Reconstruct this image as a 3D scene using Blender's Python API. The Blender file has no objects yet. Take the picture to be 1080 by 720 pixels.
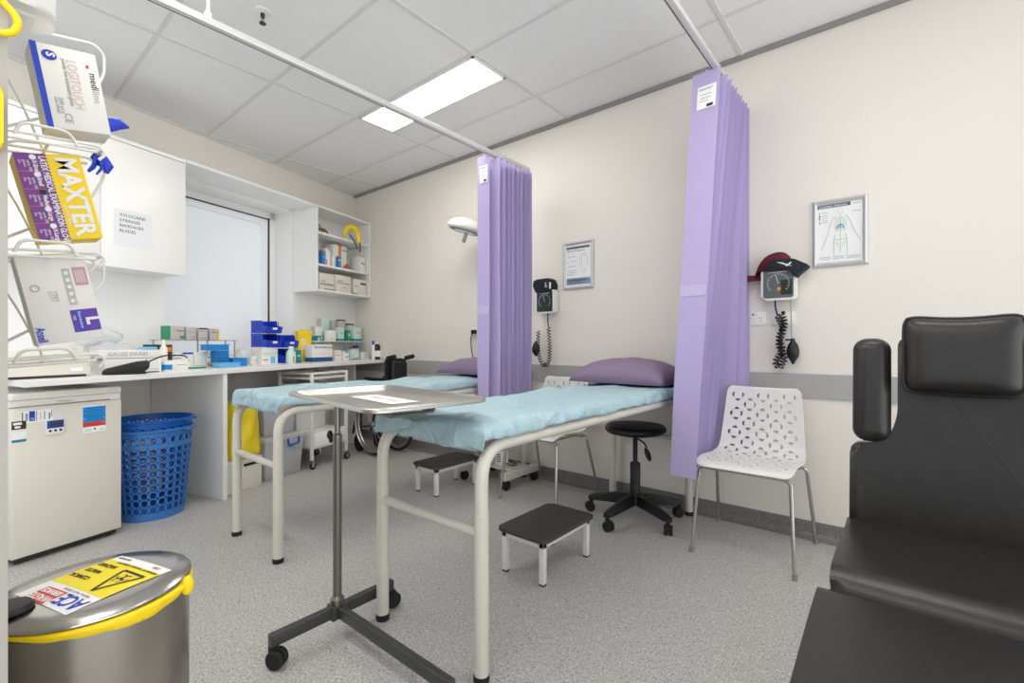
import bpy, bmesh, math, random
from mathutils import Vector, Matrix, noise
R = math.radians
random.seed(7)
SC = bpy.context.scene
COL = SC.collection

# ------------------------------------------------------------------ camera, world, exposure
cam_d = bpy.data.cameras.new('camera')
cam = bpy.data.objects.new('camera', cam_d)
COL.objects.link(cam)
cam.location = (0, 0, 1.04)
cam.rotation_euler = (R(90), 0, R(39.77))
cam_d.sensor_width = 36.0
cam_d.lens = 36.0 * 495 / 1080
cam_d.shift_y = 2.5 / 1080
cam_d.clip_start = 0.02
SC.camera = cam
world = bpy.data.worlds.new('world')
SC.world = world
world.use_nodes = True
world.node_tree.nodes['Background'].inputs[0].default_value = (0.9, 0.95, 1.0, 1)
world.node_tree.nodes['Background'].inputs[1].default_value = 0.72
SC.view_settings.view_transform = 'Standard'
SC.view_settings.look = 'None'
SC.view_settings.gamma = 1.0
SC.view_settings.use_curve_mapping = False
SC.view_settings.exposure = 0.43
# broad soft fill added to brighten wall and ceiling, aimed slightly upward from the right
sun_d = bpy.data.lights.new('soft_fill', 'SUN')
sun_d.energy = 1.3
sun_d.angle = R(75)
sun_d.color = (1.0, 0.985, 0.96)
sun = bpy.data.objects.new('soft_fill', sun_d)
COL.objects.link(sun)
sun.rotation_euler = Vector((-0.95, 0.22, 0.24)).to_track_quat('-Z', 'Y').to_euler()
LIGHT = 9.0           # emission of the ceiling light diffusers

# ------------------------------------------------------------------ materials
def lin(c):
    return tuple(((v / 255) / 12.92 if v / 255 <= 0.04045 else (((v / 255) + 0.055) / 1.055) ** 2.4) for v in c)

def mat(name, rgb, rough=0.5, metal=0.0, bump=0.0, bscale=60.0, var=0.0, vscale=8.0, alpha=None, emit=None, trans=0.0, coat=0.0, spec=0.5):
    m = bpy.data.materials.new(name)
    m.use_nodes = True
    nt = m.node_tree
    b = nt.nodes['Principled BSDF']
    c = lin(rgb)
    b.inputs['Base Color'].default_value = (*c, 1)
    b.inputs['Roughness'].default_value = rough
    b.inputs['Metallic'].default_value = metal
    b.inputs['Specular IOR Level'].default_value = spec
    if coat:
        b.inputs['Coat Weight'].default_value = coat
        b.inputs['Coat Roughness'].default_value = 0.1
    if trans:
        b.inputs['Transmission Weight'].default_value = trans
    if alpha is not None:
        b.inputs['Alpha'].default_value = alpha
    if emit:
        b.inputs['Emission Color'].default_value = (*lin(rgb), 1)
        b.inputs['Emission Strength'].default_value = emit
    tc = nt.nodes.new('ShaderNodeTexCoord')
    if var:
        n = nt.nodes.new('ShaderNodeTexNoise')
        n.inputs['Scale'].default_value = vscale
        n.inputs['Detail'].default_value = 4
        nt.links.new(tc.outputs['Object'], n.inputs['Vector'])
        rp = nt.nodes.new('ShaderNodeValToRGB')
        rp.color_ramp.elements[0].position = 0.3
        rp.color_ramp.elements[1].position = 0.7
        rp.color_ramp.elements[0].color = (*[v * (1 - var) for v in c], 1)
        rp.color_ramp.elements[1].color = (*[min(1, v * (1 + var)) for v in c], 1)
        nt.links.new(n.outputs['Fac'], rp.inputs[0])
        nt.links.new(rp.outputs[0], b.inputs['Base Color'])
    if bump:
        n = nt.nodes.new('ShaderNodeTexNoise')
        n.inputs['Scale'].default_value = bscale
        n.inputs['Detail'].default_value = 3
        nt.links.new(tc.outputs['Object'], n.inputs['Vector'])
        bp = nt.nodes.new('ShaderNodeBump')
        bp.inputs['Strength'].default_value = bump
        bp.inputs['Distance'].default_value = 0.004
        nt.links.new(n.outputs['Fac'], bp.inputs['Height'])
        nt.links.new(bp.outputs[0], b.inputs['Normal'])
    return m

def speckle(name, base, dark, light, rough=0.45, scale=115):
    m = bpy.data.materials.new(name)
    m.use_nodes = True
    nt = m.node_tree
    b = nt.nodes['Principled BSDF']
    b.inputs['Roughness'].default_value = rough
    tc = nt.nodes.new('ShaderNodeTexCoord')
    cur = None
    big = nt.nodes.new('ShaderNodeTexNoise')
    big.inputs['Scale'].default_value = 130
    big.inputs['Detail'].default_value = 2
    nt.links.new(tc.outputs['Object'], big.inputs['Vector'])
    r0 = nt.nodes.new('ShaderNodeValToRGB')
    r0.color_ramp.elements[0].position = 0.35
    r0.color_ramp.elements[1].position = 0.68
    r0.color_ramp.elements[0].color = (*[v * 0.78 for v in lin(base)], 1)
    r0.color_ramp.elements[1].color = (*[min(1, v * 1.22) for v in lin(base)], 1)
    nt.links.new(big.outputs['Fac'], r0.inputs[0])
    cur = r0.outputs[0]
    for sc, colr, th, seed in ((scale, dark, 0.25, 0.0), (scale * 0.8, light, 0.20, 3.3), (scale * 0.5, dark, 0.12, 7.7)):
        mp = nt.nodes.new('ShaderNodeMapping')
        mp.inputs['Location'].default_value = (seed, seed * 1.7, seed * 0.3)
        nt.links.new(tc.outputs['Object'], mp.inputs['Vector'])
        v = nt.nodes.new('ShaderNodeTexVoronoi')
        v.inputs['Scale'].default_value = sc
        nt.links.new(mp.outputs[0], v.inputs['Vector'])
        # only some of the cells carry a flake
        sep = nt.nodes.new('ShaderNodeSeparateColor')
        nt.links.new(v.outputs['Color'], sep.inputs[0])
        lt = nt.nodes.new('ShaderNodeMath'); lt.operation = 'LESS_THAN'; lt.inputs[1].default_value = 0.5
        nt.links.new(sep.outputs[0], lt.inputs[0])
        l2 = nt.nodes.new('ShaderNodeMath'); l2.operation = 'LESS_THAN'; l2.inputs[1].default_value = th
        nt.links.new(v.outputs['Distance'], l2.inputs[0])
        mu = nt.nodes.new('ShaderNodeMath'); mu.operation = 'MULTIPLY'
        nt.links.new(lt.outputs[0], mu.inputs[0]); nt.links.new(l2.outputs[0], mu.inputs[1])
        mx = nt.nodes.new('ShaderNodeMix'); mx.data_type = 'RGBA'
        nt.links.new(mu.outputs[0], mx.inputs[0])
        nt.links.new(cur, mx.inputs[6])
        mx.inputs[7].default_value = (*lin(colr), 1)
        cur = mx.outputs[2]
    nt.links.new(cur, b.inputs['Base Color'])
    return m

M = {}
M['wall'] = mat('wall_paint', (238, 232, 223), 0.65, bump=0.03, bscale=120)
M['wallw'] = mat('white_board', (246, 246, 245), 0.4)
M['ceil'] = mat('ceiling_tile', (243, 242, 241), 0.9, bump=0.5, bscale=170, var=0.03, vscale=160)
M['grid'] = mat('ceiling_bar', (224, 223, 221), 0.5)
M['trim'] = mat('grey_trim', (150, 147, 142), 0.5)
M['band'] = mat('grey_rail', (176, 174, 171), 0.5)
M['floor'] = speckle('speckled_vinyl', (188, 186, 182), (104, 102, 99), (238, 236, 232))
M['cove'] = speckle('speckled_cove', (128, 126, 123), (66, 64, 62), (175, 173, 170))
M['lam'] = mat('white_laminate', (244, 243, 240), 0.3)
M['lamg'] = mat('grey_laminate', (226, 225, 222), 0.4)
M['white'] = mat('white_plastic', (240, 239, 234), 0.35)
M['whitem'] = mat('white_metal', (232, 230, 224), 0.35)
M['cream'] = mat('cream_powder_coat', (214, 210, 198), 0.32, coat=0.3)
M['fridge'] = mat('fridge_enamel', (228, 223, 211), 0.35)
M['fridget'] = mat('fridge_top', (240, 237, 229), 0.4)
M['black'] = mat('black_plastic', (20, 20, 21), 0.45)
M['rubber'] = mat('black_rubber', (28, 28, 28), 0.8)
M['dark'] = mat('dark_grey', (48, 47, 46), 0.5)
M['step'] = mat('ribbed_rubber', (70, 66, 62), 0.7, bump=0.3, bscale=200)
M['gun'] = mat('gunmetal_coat', (62, 62, 62), 0.4)
M['chrome'] = mat('chrome', (190, 188, 182), 0.22, metal=1.0)
M['steel'] = mat('brushed_steel', (178, 174, 165), 0.3, metal=1.0, var=0.06, vscale=20)
M['mirror'] = mat('polished_steel', (186, 184, 179), 0.2, metal=1.0)
M['traysteel'] = mat('tray_steel', (192, 190, 185), 0.34, metal=1.0)
M['post'] = mat('satin_steel', (138, 134, 126), 0.36, metal=1.0)
M['rail'] = mat('satin_rail', (214, 213, 211), 0.4, metal=0.25)
M['alu'] = mat('aluminium', (190, 189, 187), 0.38, metal=0.85)
M['frame'] = mat('silver_frame', (206, 206, 206), 0.35, metal=0.25)
M['leather'] = mat('black_vinyl', (42, 39, 37), 0.31, bump=0.16, bscale=320, var=0.1, vscale=30, coat=0.0)
M['piping'] = mat('vinyl_piping', (40, 38, 37), 0.3)
M['sheet'] = mat('blue_sheet', (170, 198, 206), 0.7, bump=0.5, bscale=11)
for n_ in M['sheet'].node_tree.nodes:          # long soft creases of thin non-woven sheeting
    if n_.type == 'TEX_NOISE':
        n_.inputs['Scale'].default_value = 5.5; n_.inputs['Distortion'].default_value = 2.2; n_.inputs['Detail'].default_value = 5; n_.inputs['Roughness'].default_value = .55
    if n_.type == 'BUMP':
        n_.inputs['Strength'].default_value = .9; n_.inputs['Distance'].default_value = .035
M['matt'] = mat('navy_mattress', (88, 96, 130), 0.6)
M['pillow'] = mat('mauve_pillow', (136, 116, 146), 0.6, bump=0.1, bscale=25)
M['curt'] = mat('lilac_curtain', (184, 171, 214), 0.75, bump=0.06, bscale=400)
M['curtl'] = mat('lilac_curtain_light', (196, 185, 222), 0.75)
M['paper'] = mat('paper', (246, 246, 245), 0.8)
M['ink'] = mat('ink', (52, 54, 62), 0.8)
M['greyink'] = mat('grey_ink', (160, 162, 166), 0.8)
M['navy'] = mat('navy', (28, 34, 66), 0.7)
M['blue'] = mat('blue_bin', (22, 62, 196), 0.35)
M['bluel'] = mat('blue_side', (44, 92, 214), 0.4)
M['basket'] = mat('blue_basket', (66, 124, 196), 0.4)
M['basket2'] = mat('bright_blue_basket', (10, 92, 182), 0.4)
M['sky'] = mat('sky_blue_tray', (22, 138, 214), 0.35)
M['skyl'] = mat('pale_blue_tray', (110, 190, 232), 0.4)
M['royal'] = mat('royal_blue', (30, 64, 190), 0.5)
M['glove'] = mat('blue_glove', (32, 64, 205), 0.45)
M['yellow'] = mat('yellow', (252, 216, 12), 0.45)
M['bagy'] = mat('yellow_bag', (240, 214, 40), 0.35, bump=0.1, bscale=30)
M['purple'] = mat('purple', (124, 58, 150), 0.5)
M['violet'] = mat('violet', (98, 56, 176), 0.5)
M['red'] = mat('red', (214, 66, 48), 0.5)
M['orange'] = mat('orange', (232, 142, 26), 0.5)
M['pink'] = mat('dusty_pink', (206, 164, 166), 0.6)
M['teal'] = mat('teal', (14, 132, 148), 0.5)
M['green'] = mat('green', (42, 150, 104), 0.5)
M['mint'] = mat('mint', (206, 232, 222), 0.5)
M['card'] = mat('box_card', (240, 238, 233), 0.6)
M['cardg'] = mat('grey_card', (196, 194, 188), 0.6)
M['brown'] = mat('dark_brown', (74, 52, 26), 0.5)
M['kraft'] = mat('cream_card', (230, 223, 210), 0.7)
M['clear'] = mat('clear_plastic', (232, 236, 240), 0.25, alpha=0.5)
M['tote'] = mat('translucent_tote', (226, 226, 226), 0.35, alpha=0.55)
M['maroon'] = mat('maroon_cuff', (104, 32, 46), 0.8)
M['cuff'] = mat('navy_cuff', (28, 32, 44), 0.8)
M['dial'] = mat('dial_face', (96, 102, 104), 0.3)
M['diald'] = mat('dark_dial', (30, 38, 40), 0.3)
M['lens'] = mat('clear_cover', (255, 255, 255), 0.08, alpha=0.12)
M['light'] = mat('diffuser', (255, 252, 246), 0.5, emit=LIGHT)
M['cloth'] = mat('folded_cloth', (150, 150, 176), 0.9, var=0.25, vscale=9)
M['bodyg'] = mat('green_figure', (190, 212, 172), 0.8)
M['figb'] = mat('blue_figure', (112, 170, 204), 0.8)
M['posterblue'] = mat('poster_blue', (104, 138, 172), 0.7)
M['bluebase'] = mat('deep_blue_print', (24, 82, 140), 0.5)
M['screen'] = mat('lcd', (60, 66, 72), 0.3)
M['window'] = mat('white_panel', (236, 240, 245), 0.5, emit=0.12)  # slight glow added so the panel brightens the niche
M['gap'] = mat('gap_shadow', (38, 44, 54), 0.7)

# ------------------------------------------------------------------ helpers
def link(o, parent=None):
    COL.objects.link(o)
    if parent is not None:
        o.parent = parent
    return o

def props(o, label=None, cat=None, group=None, kind=None):
    if label: o['label'] = label
    if cat: o['category'] = cat
    if group: o['group'] = group
    if kind: o['kind'] = kind
    return o

def thing(name, label, cat, loc=(0, 0, 0), rotz=0.0, group=None):
    o = bpy.data.objects.new(name, None)
    o.empty_display_size = 0.05
    link(o)
    o.location = loc
    o.rotation_euler = (0, 0, rotz)
    return props(o, label, cat, group)

class MB:
    def __init__(s):
        s.bm = bmesh.new()
    def _tag(s, before, mi, smooth=False):
        for f in s.bm.faces:
            if f not in before:
                f.material_index = mi
                f.smooth = smooth
    def box(s, x0, x1, y0, y1, z0, z1, mi=0, bev=0.0, seg=2, mtx=None, taper=None):
        fs = set(s.bm.faces)
        vs = []
        for z in (z0, z1):
            k = 1.0 if (taper is None or z == z0) else taper
            cx, cy = (x0 + x1) / 2, (y0 + y1) / 2
            for x, y in ((x0, y0), (x1, y0), (x1, y1), (x0, y1)):
                vs.append(s.bm.verts.new((cx + (x - cx) * k, cy + (y - cy) * k, z)))
        nf = [s.bm.faces.new([vs[i] for i in q]) for q in ((3, 2, 1, 0), (4, 5, 6, 7), (0, 1, 5, 4), (1, 2, 6, 5), (2, 3, 7, 6), (3, 0, 4, 7))]
        if bev:
            ed = list({e for f in nf for e in f.edges})
            bmesh.ops.bevel(s.bm, geom=ed, offset=bev, segments=seg, affect='EDGES', profile=0.5)
        s._tag(fs, mi, bool(bev))
        if mtx is not None:
            vv = {v for f in s.bm.faces if f not in fs for v in f.verts}
            bmesh.ops.transform(s.bm, matrix=mtx, verts=list(vv))
        return s
    def prism(s, poly, z0, z1, mi=0, bev=0.0, seg=2, mtx=None, smooth=None):
        fs = set(s.bm.faces)
        a = [s.bm.verts.new((p[0], p[1], z0)) for p in poly]
        b = [s.bm.verts.new((p[0], p[1], z1)) for p in poly]
        n = len(poly)
        nf = [s.bm.faces.new(a[::-1]), s.bm.faces.new(b)]
        sides = []
        for i in range(n):
            f = s.bm.faces.new([a[i], a[(i + 1) % n], b[(i + 1) % n], b[i]])
            sides.append(f)
        if bev:
            ed = list({e for f in nf for e in f.edges})
            bmesh.ops.bevel(s.bm, geom=ed, offset=bev, segments=seg, affect='EDGES', profile=0.5)
        s._tag(fs, mi, bool(bev) if smooth is None else smooth)
        if mtx is not None:
            vv = {v for f in s.bm.faces if f not in fs for v in f.verts}
            bmesh.ops.transform(s.bm, matrix=mtx, verts=list(vv))
        return s
    def tube(s, pts, r, seg=10, mi=0, closed=False, caps=True, flat=1.0):
        fs = set(s.bm.faces)
        P = [Vector(p) for p in pts]
        n = len(P)
        if isinstance(r, (list, tuple)):      # radii given at even steps along the tube
            rad = []
            for i in range(n):
                k = i / max(1, n - 1) * (len(r) - 1)
                j = min(int(k), len(r) - 2)
                rad.append(r[j] + (r[j + 1] - r[j]) * (k - j))
        else:
            rad = [r] * n
        T = []
        for i in range(n):
            if closed:
                t = P[(i + 1) % n] - P[i - 1]
            else:
                t = P[min(i + 1, n - 1)] - P[max(i - 1, 0)]
            T.append(t.normalized() if t.length > 1e-9 else Vector((0, 0, 1)))
        up = Vector((0, 0, 1)) if abs(T[0].z) < 0.9 else Vector((1, 0, 0))
        u = (up - T[0] * up.dot(T[0])).normalized()
        rings = []
        for i in range(n):
            u = (u - T[i] * u.dot(T[i]))
            u = u.normalized() if u.length > 1e-6 else T[i].orthogonal().normalized()
            w = T[i].cross(u)
            rings.append([s.bm.verts.new(P[i] + (u * math.cos(2 * math.pi * k / seg) + w * math.sin(2 * math.pi * k / seg) * flat) * rad[i]) for k in range(seg)])
        m = n if closed else n - 1
        for i in range(m):
            a, b = rings[i], rings[(i + 1) % n]
            for k in range(seg):
                s.bm.faces.new([a[k], a[(k + 1) % seg], b[(k + 1) % seg], b[k]])
        if caps and not closed:
            s.bm.faces.new(rings[0][::-1])
            s.bm.faces.new(rings[-1])
        s._tag(fs, mi, True)
        return s
    def lathe(s, prof, seg=32, mi=0, mtx=None, c=(0, 0, 0), smooth=True):
        fs = set(s.bm.faces)
        rings = []
        for r, z in prof:
            if r < 1e-6:
                rings.append([s.bm.verts.new((c[0], c[1], c[2] + z))])
            else:
                rings.append([s.bm.verts.new((c[0] + r * math.cos(2 * math.pi * k / seg), c[1] + r * math.sin(2 * math.pi * k / seg), c[2] + z)) for k in range(seg)])
        for a, b in zip(rings, rings[1:]):
            for k in range(seg):
                k2 = (k + 1) % seg
                if len(a) == 1 and len(b) == 1:
                    continue
                if len(a) == 1:
                    s.bm.faces.new([a[0], b[k2], b[k]])
                elif len(b) == 1:
                    s.bm.faces.new([a[k], a[k2], b[0]])
                else:
                    s.bm.faces.new([a[k], a[k2], b[k2], b[k]])
        s._tag(fs, mi, smooth)
        if mtx is not None:
            vv = {v for f in s.bm.faces if f not in fs for v in f.verts}
            bmesh.ops.transform(s.bm, matrix=mtx, verts=list(vv))
        return s
    def ball(s, c, r, mi=0, seg=20, rings=12, sc=(1, 1, 1), mtx=None):
        fs = set(s.bm.faces)
        vv = bmesh.ops.create_uvsphere(s.bm, u_segments=seg, v_segments=rings, radius=r)['verts']
        m = Matrix.Translation(c) @ (mtx if mtx is not None else Matrix.Identity(4)) @ Matrix.Diagonal((*sc, 1))
        bmesh.ops.transform(s.bm, matrix=m, verts=vv)
        s._tag(fs, mi, True)
        return s
    def quad(s, pts, mi=0):
        f = s.bm.faces.new([s.bm.verts.new(p) for p in pts])
        f.material_index = mi
        return s
    def build(s, name, mats, parent=None, loc=None, angle=35, fixn=True):
        if fixn:
            bmesh.ops.recalc_face_normals(s.bm, faces=s.bm.faces)
        me = bpy.data.meshes.new(name)
        s.bm.to_mesh(me)
        s.bm.free()
        for m in (mats if isinstance(mats, (list, tuple)) else [mats]):
            me.materials.append(m if not isinstance(m, str) else M[m])
        if any(p.use_smooth for p in me.polygons):
            me.set_sharp_from_angle(angle=R(angle))
        o = bpy.data.objects.new(name, me)
        link(o, parent)
        if loc is not None:
            o.location = loc
        return o

def struct(o):
    o['kind'] = 'structure'
    return o

def arc(c, r, a0, a1, n=8, plane='xz', fixed=0.0):
    out = []
    for i in range(n + 1):
        a = R(a0 + (a1 - a0) * i / n)
        p, q = c[0] + r * math.cos(a), c[1] + r * math.sin(a)
        out.append({'xz': (p, fixed, q), 'yz': (fixed, p, q), 'xy': (p, q, fixed)}[plane])
    return out

def fillet(pts, r, n=6):
    P = [Vector(p) for p in pts]
    out = [P[0]]
    for i in range(1, len(P) - 1):
        a, b, c = P[i - 1], P[i], P[i + 1]
        d1, d2 = (a - b), (c - b)
        k = min(r, d1.length * 0.49, d2.length * 0.49)
        p0, p2 = b + d1.normalized() * k, b + d2.normalized() * k
        for j in range(n + 1):
            t = j / n
            out.append(p0 * (1 - t) ** 2 + b * 2 * t * (1 - t) + p2 * t ** 2)
    out.append(P[-1])
    return out

def rrect(x0, x1, y0, y1, r, n=5):
    pts = []
    for cx, cy, a in ((x1 - r, y1 - r, 0), (x0 + r, y1 - r, 90), (x0 + r, y0 + r, 180), (x1 - r, y0 + r, 270)):
        for i in range(n + 1):
            t = R(a + 90 * i / n)
            pts.append((cx + r * math.cos(t), cy + r * math.sin(t)))
    return pts

def lettering(text, size, o, ux, uy, m, parent=None, bold=0.0, align='LEFT', name='lettering', squeeze=1.0, depth=0.0002):
    """flat letters standing on the plane through o spanned by ux (reading direction) and uy (letter up)"""
    cu = bpy.data.curves.new(name, 'FONT')
    cu.body = text
    cu.size = size
    cu.align_x = align
    cu.offset = bold
    cu.extrude = depth
    cu.resolution_u = 2
    t = bpy.data.objects.new('tmp_text', cu)
    COL.objects.link(t)
    bpy.context.view_layer.update()
    dg = bpy.context.evaluated_depsgraph_get()
    me = bpy.data.meshes.new_from_object(t.evaluated_get(dg))
    bpy.data.objects.remove(t)
    bpy.data.curves.remove(cu)
    ux, uy = Vector(ux).normalized(), Vector(uy).normalized()
    nz = ux.cross(uy)
    mt = Matrix(((ux.x * squeeze, uy.x, nz.x, o[0]), (ux.y * squeeze, uy.y, nz.y, o[1]), (ux.z * squeeze, uy.z, nz.z, o[2]), (0, 0, 0, 1)))
    me.transform(mt)
    me.materials.clear()
    me.materials.append(M[m] if isinstance(m, str) else m)
    ob = bpy.data.objects.new(name, me)
    return link(ob, parent)

def dup(root, loc, rotz, label, group=None):
    r = root.copy()
    COL.objects.link(r)
    r.location = loc
    r.rotation_euler = (0, 0, rotz)
    r['label'] = label
    if group: r['group'] = group
    for ch in list(root.children):
        c = ch.copy(); COL.objects.link(c); c.parent = r
        for g in list(ch.children):
            d = g.copy(); COL.objects.link(d); d.parent = c
    return r

# ------------------------------------------------------------------ the room frame
D = 2.968            # back wall
ZC = 2.723           # ceiling
A = R(16)            # the bench wall is not square to the back wall
OX, OY = -4.807, 2.968
SD = Vector((math.sin(A), -math.cos(A), 0))    # along the bench wall, away from the corner
N = Vector((math.cos(A), math.sin(A), 0))      # out of the bench wall
WR = R(106)          # rotation of things that face out of the bench wall (local x runs to the corner, local y into the wall)
def W(s, q, z=0.0):
    return Vector((OX, OY, 0)) + SD * s + N * q + Vector((0, 0, z))
def WM(s=0.0, q=0.0, z=0.0):
    return Matrix.Translation(W(s, q, z)) @ Matrix.Rotation(WR, 4, 'Z')
XR, YF = 1.5, -1.0  # right wall, wall behind the camera
SE = 3.02            # bench wall length up to the alcove end wall

# floor and ceiling
struct(MB().box(-5.4, XR + .1, YF - .1, D + .12, -0.08, 0).build('floor', 'floor'))
struct(MB().box(-5.4, XR + .1, YF - .1, D + .12, ZC, ZC + 0.08).build('ceiling', 'ceil'))
g = MB()
for x in (-4.31, -3.11, -1.915, -0.72, 0.475):
    g.box(x - .012, x + .012, YF, D, ZC - .005, ZC + .002)
y = 2.55
while y > YF:
    g.box(-4.9, XR, y - .012, y + .012, ZC - .0042, ZC + .0015)
    y -= .608
struct(g.build('ceiling_grid', 'grid', bpy.data.objects['ceiling']))
# back wall (the room runs on, open, behind the camera and to the right)
struct(MB().box(-5.3, XR + .1, D, D + .1, 0, ZC).build('wall_back', 'wall'))
# bench wall with window niche
NS0, NS1, NQ, NZ0, NZ1 = 0.847, 2.02, -0.28, 0.84, 2.34
wl = MB()
wm = WM()
def wbox(mb, s0, s1, q0, q1, z0, z1, mi=0, bev=0.0):
    return mb.box(-s1, -s0, -q1, -q0, z0, z1, mi, bev, mtx=wm)
wbox(wl, -.15, NS0, -.4, 0, 0, ZC)
wbox(wl, NS1, 3.2, -.4, 0, 0, ZC)
wbox(wl, NS0, NS1, -.4, 0, 0, NZ0)
wbox(wl, NS0, NS1, -.4, 0, NZ1, ZC)
wbox(wl, NS0, NS1, -.42, -.40, NZ0, NZ1)
struct(wl.build('wall_left', 'wall'))
lin_ = MB()                        # white lining of the niche
wbox(lin_, NS0 - .0005, NS0 + .012, NQ, 0.001, NZ0, NZ1)
wbox(lin_, NS1 - .012, NS1 + .0005, NQ, 0.001, NZ0, NZ1)
wbox(lin_, NS0, NS1, NQ, 0.0, NZ1 - .012, NZ1 + .0005)
wbox(lin_, -.12, NS0, 0, .004, NZ0, 1.56)
wbox(lin_, NS1, 3.15, 0, .004, NZ0, 1.56)
struct(lin_.build('trim_3', 'wallw'))
# window: frame, painted gap shadow, closed white panel with a rounded inner border
win = bpy.data.objects.new('window_1', None); link(win); struct(win)
win.matrix_world = WM((NS0 + NS1) / 2, NQ, NZ0)
hw, hz = (NS1 - NS0) / 2 - .012, NZ1 - NZ0 - .012
wf = MB()
wf.box(-hw, -hw + .07, -.05, 0.0, 0, hz, bev=.003); wf.box(hw - .07, hw, -.05, 0, 0, hz, bev=.003)
wf.box(-hw, hw, -.05, 0, hz - .07, hz, bev=.003); wf.box(-hw, hw, -.05, 0, 0, .07, bev=.003)
wf.build('window_frame', 'lam', win)
wk = MB()
wk.box(hw - .075, hw - .066, -.053, -.04, .06, hz - .06); wk.box(-hw + .06, hw - .06, -.053, -.04, hz - .075, hz - .066)
wk.build('frame_shadow', 'gap', win)  # dark strips paint the gap shadow between frame and jamb
wp = MB()
wp.box(-hw + .06, hw - .06, -.035, -.005, .05, hz - .06)
wp.build('window_panel', 'window', win)
wb = MB()
pr = [(p[0], -.036, p[1]) for p in rrect(-hw + .13, hw - .14, .1, hz - .13, .045)]
wb.tube(pr, .006, 8, closed=True)
wb.build('panel_border', 'wallw', win)
# alcove end wall: its face carries the glove rack, its end shows at the left edge of the view
struct(MB().box(-1.86, -.88, -.07, .049, 0, ZC).build('wall_near', mat('shaded_wall_paint', (176, 172, 164), .6)))  # the shade on the wall end is put into this darker colour
# trims
struct(MB().box(-4.80, XR, D - .014, D + .001, .751, .878).build('trim_1', 'band'))
tm = MB()
tm.box(-4.81, XR, D - .016, D + .001, ZC - .028, ZC)
struct(tm.build('trim_2', 'trim'))
tw = MB()
wbox(tw, 0.0, 3.15, 0.0, .012, ZC - .012, ZC)
struct(tw.build('trim_4', 'grid'))
bb = MB()
bb.prism([(0, 0), (0, .089), (-.006, .089), (-.009, .03), (-.02, .012), (-.05, .001), (-.05, 0)], -4.8, XR, mtx=Matrix(((0, 0, 1, 0), (1, 0, 0, D), (0, 1, 0, 0), (0, 0, 0, 1))))
struct(bb.build('baseboard_back', 'cove'))
bl = MB()
wbox(bl, .02, 3.1, 0, .012, 0, .089)
struct(bl.build('baseboard_left', 'cove'))

# ------------------------------------------------------------------ ceiling lights
def ceiling_light(x0, x1, y0, y1, label):
    t = thing('ceiling_light', label, 'light', ((x0 + x1) / 2, (y0 + y1) / 2, ZC - .012))
    a, b = (x1 - x0) / 2, (y1 - y0) / 2
    f = MB()
    for q in ((-a, a, -b, -b + .014), (-a, a, b - .014, b), (-a, -a + .014, -b, b), (a - .014, a, -b, b)):
        f.box(*q, 0, .012)
    f.build('frame', 'white', t)
    d = MB()
    d.box(-a + .013, a - .013, -b + .013, b - .013, .001, .010)
    d.build('diffuser', 'light', t)
    return t
ceiling_light(-3.10, -1.925, 1.955, 2.25, 'lit rectangular ceiling light panel set in the tiles in front of the curtain track')
ceiling_light(-.71, .465, 1.345, 1.635, 'lit ceiling light panel above the black recliner, out of the frame')
ceiling_light(-.71, .465, -.48, -.19, 'lit ceiling light panel above the photographer, out of the frame')
ceiling_light(-3.06, -1.93, .07, .36, 'lit ceiling light panel over the near end of the bench, out of the frame')  # unseen extra panel added to lift the dim bench end
ceiling_light(-1.905, -.73, .13, .42, 'lit ceiling light panel above the foot of the front bed, out of the frame')

# fire sprinkler
t = thing('sprinkler', 'small chrome fire sprinkler hanging from a ceiling tile', 'sprinkler', (-2.491, 1.019, ZC))
MB().lathe([(0, 0), (.04, 0), (.038, -.006), (.018, -.012), (0, -.012)], 24).build('flange', 'white', t)
k = MB().lathe([(.010, -.01), (.010, -.03), (.006, -.034), (0, -.034)], 16)
k.tube([(.010, 0, -.03), (.013, 0, -.045), (.003, 0, -.06)], .002, 6).tube([(-.010, 0, -.03), (-.013, 0, -.045), (-.003, 0, -.06)], .002, 6)
k.lathe([(0, -.06), (.016, -.06), (.016, -.063), (0, -.063)], 16)
k.build('nozzle', 'dark', t)

# ------------------------------------------------------------------ curtain tracks and curtains
ZT, ZT2 = 2.30, 2.413
def track(x, y0, y1, rods, label, ZT=ZT):
    t = thing('curtain_track', label, 'curtain track', (x, (y0 + y1) / 2, ZT), group='curtain tracks')
    L = (y1 - y0) / 2
    r = MB()
    r.box(-.016, .016, -L, L, .0, .028, bev=.002)
    r.build('rail', 'rail', t)
    r = MB(); r.box(-.0125, -.0085, -L, L, -.0006, .001); r.build('groove', 'black', t)
    MB().box(-.017, .017, L - .01, L + .004, -.001, .027).build('end_cap', 'rail', t)
    for yy in rods:
        h = MB()
        c = yy - (y0 + y1) / 2
        h.tube([(0, c, .026), (0, c, ZC - ZT - .001)], .006, 10)
        h.lathe([(.013, .026), (.013, .05), (.008, .056)], 14, c=(0, c, 0))
        h.lathe([(.006, ZC - ZT - .012), (.022, ZC - ZT - .010), (.022, ZC - ZT - .001)], 16, c=(0, c, 0))
        h.build('hanger_rod', 'white', t)
    return t
track(-2.115, .06, 2.724, (.66,), 'long aluminium curtain track over the two beds carrying the left lilac curtain')
track(-.72, -.9, 2.90, (-.2, .9), 'aluminium curtain track overhead carrying the right lilac curtain', ZT2)

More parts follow.
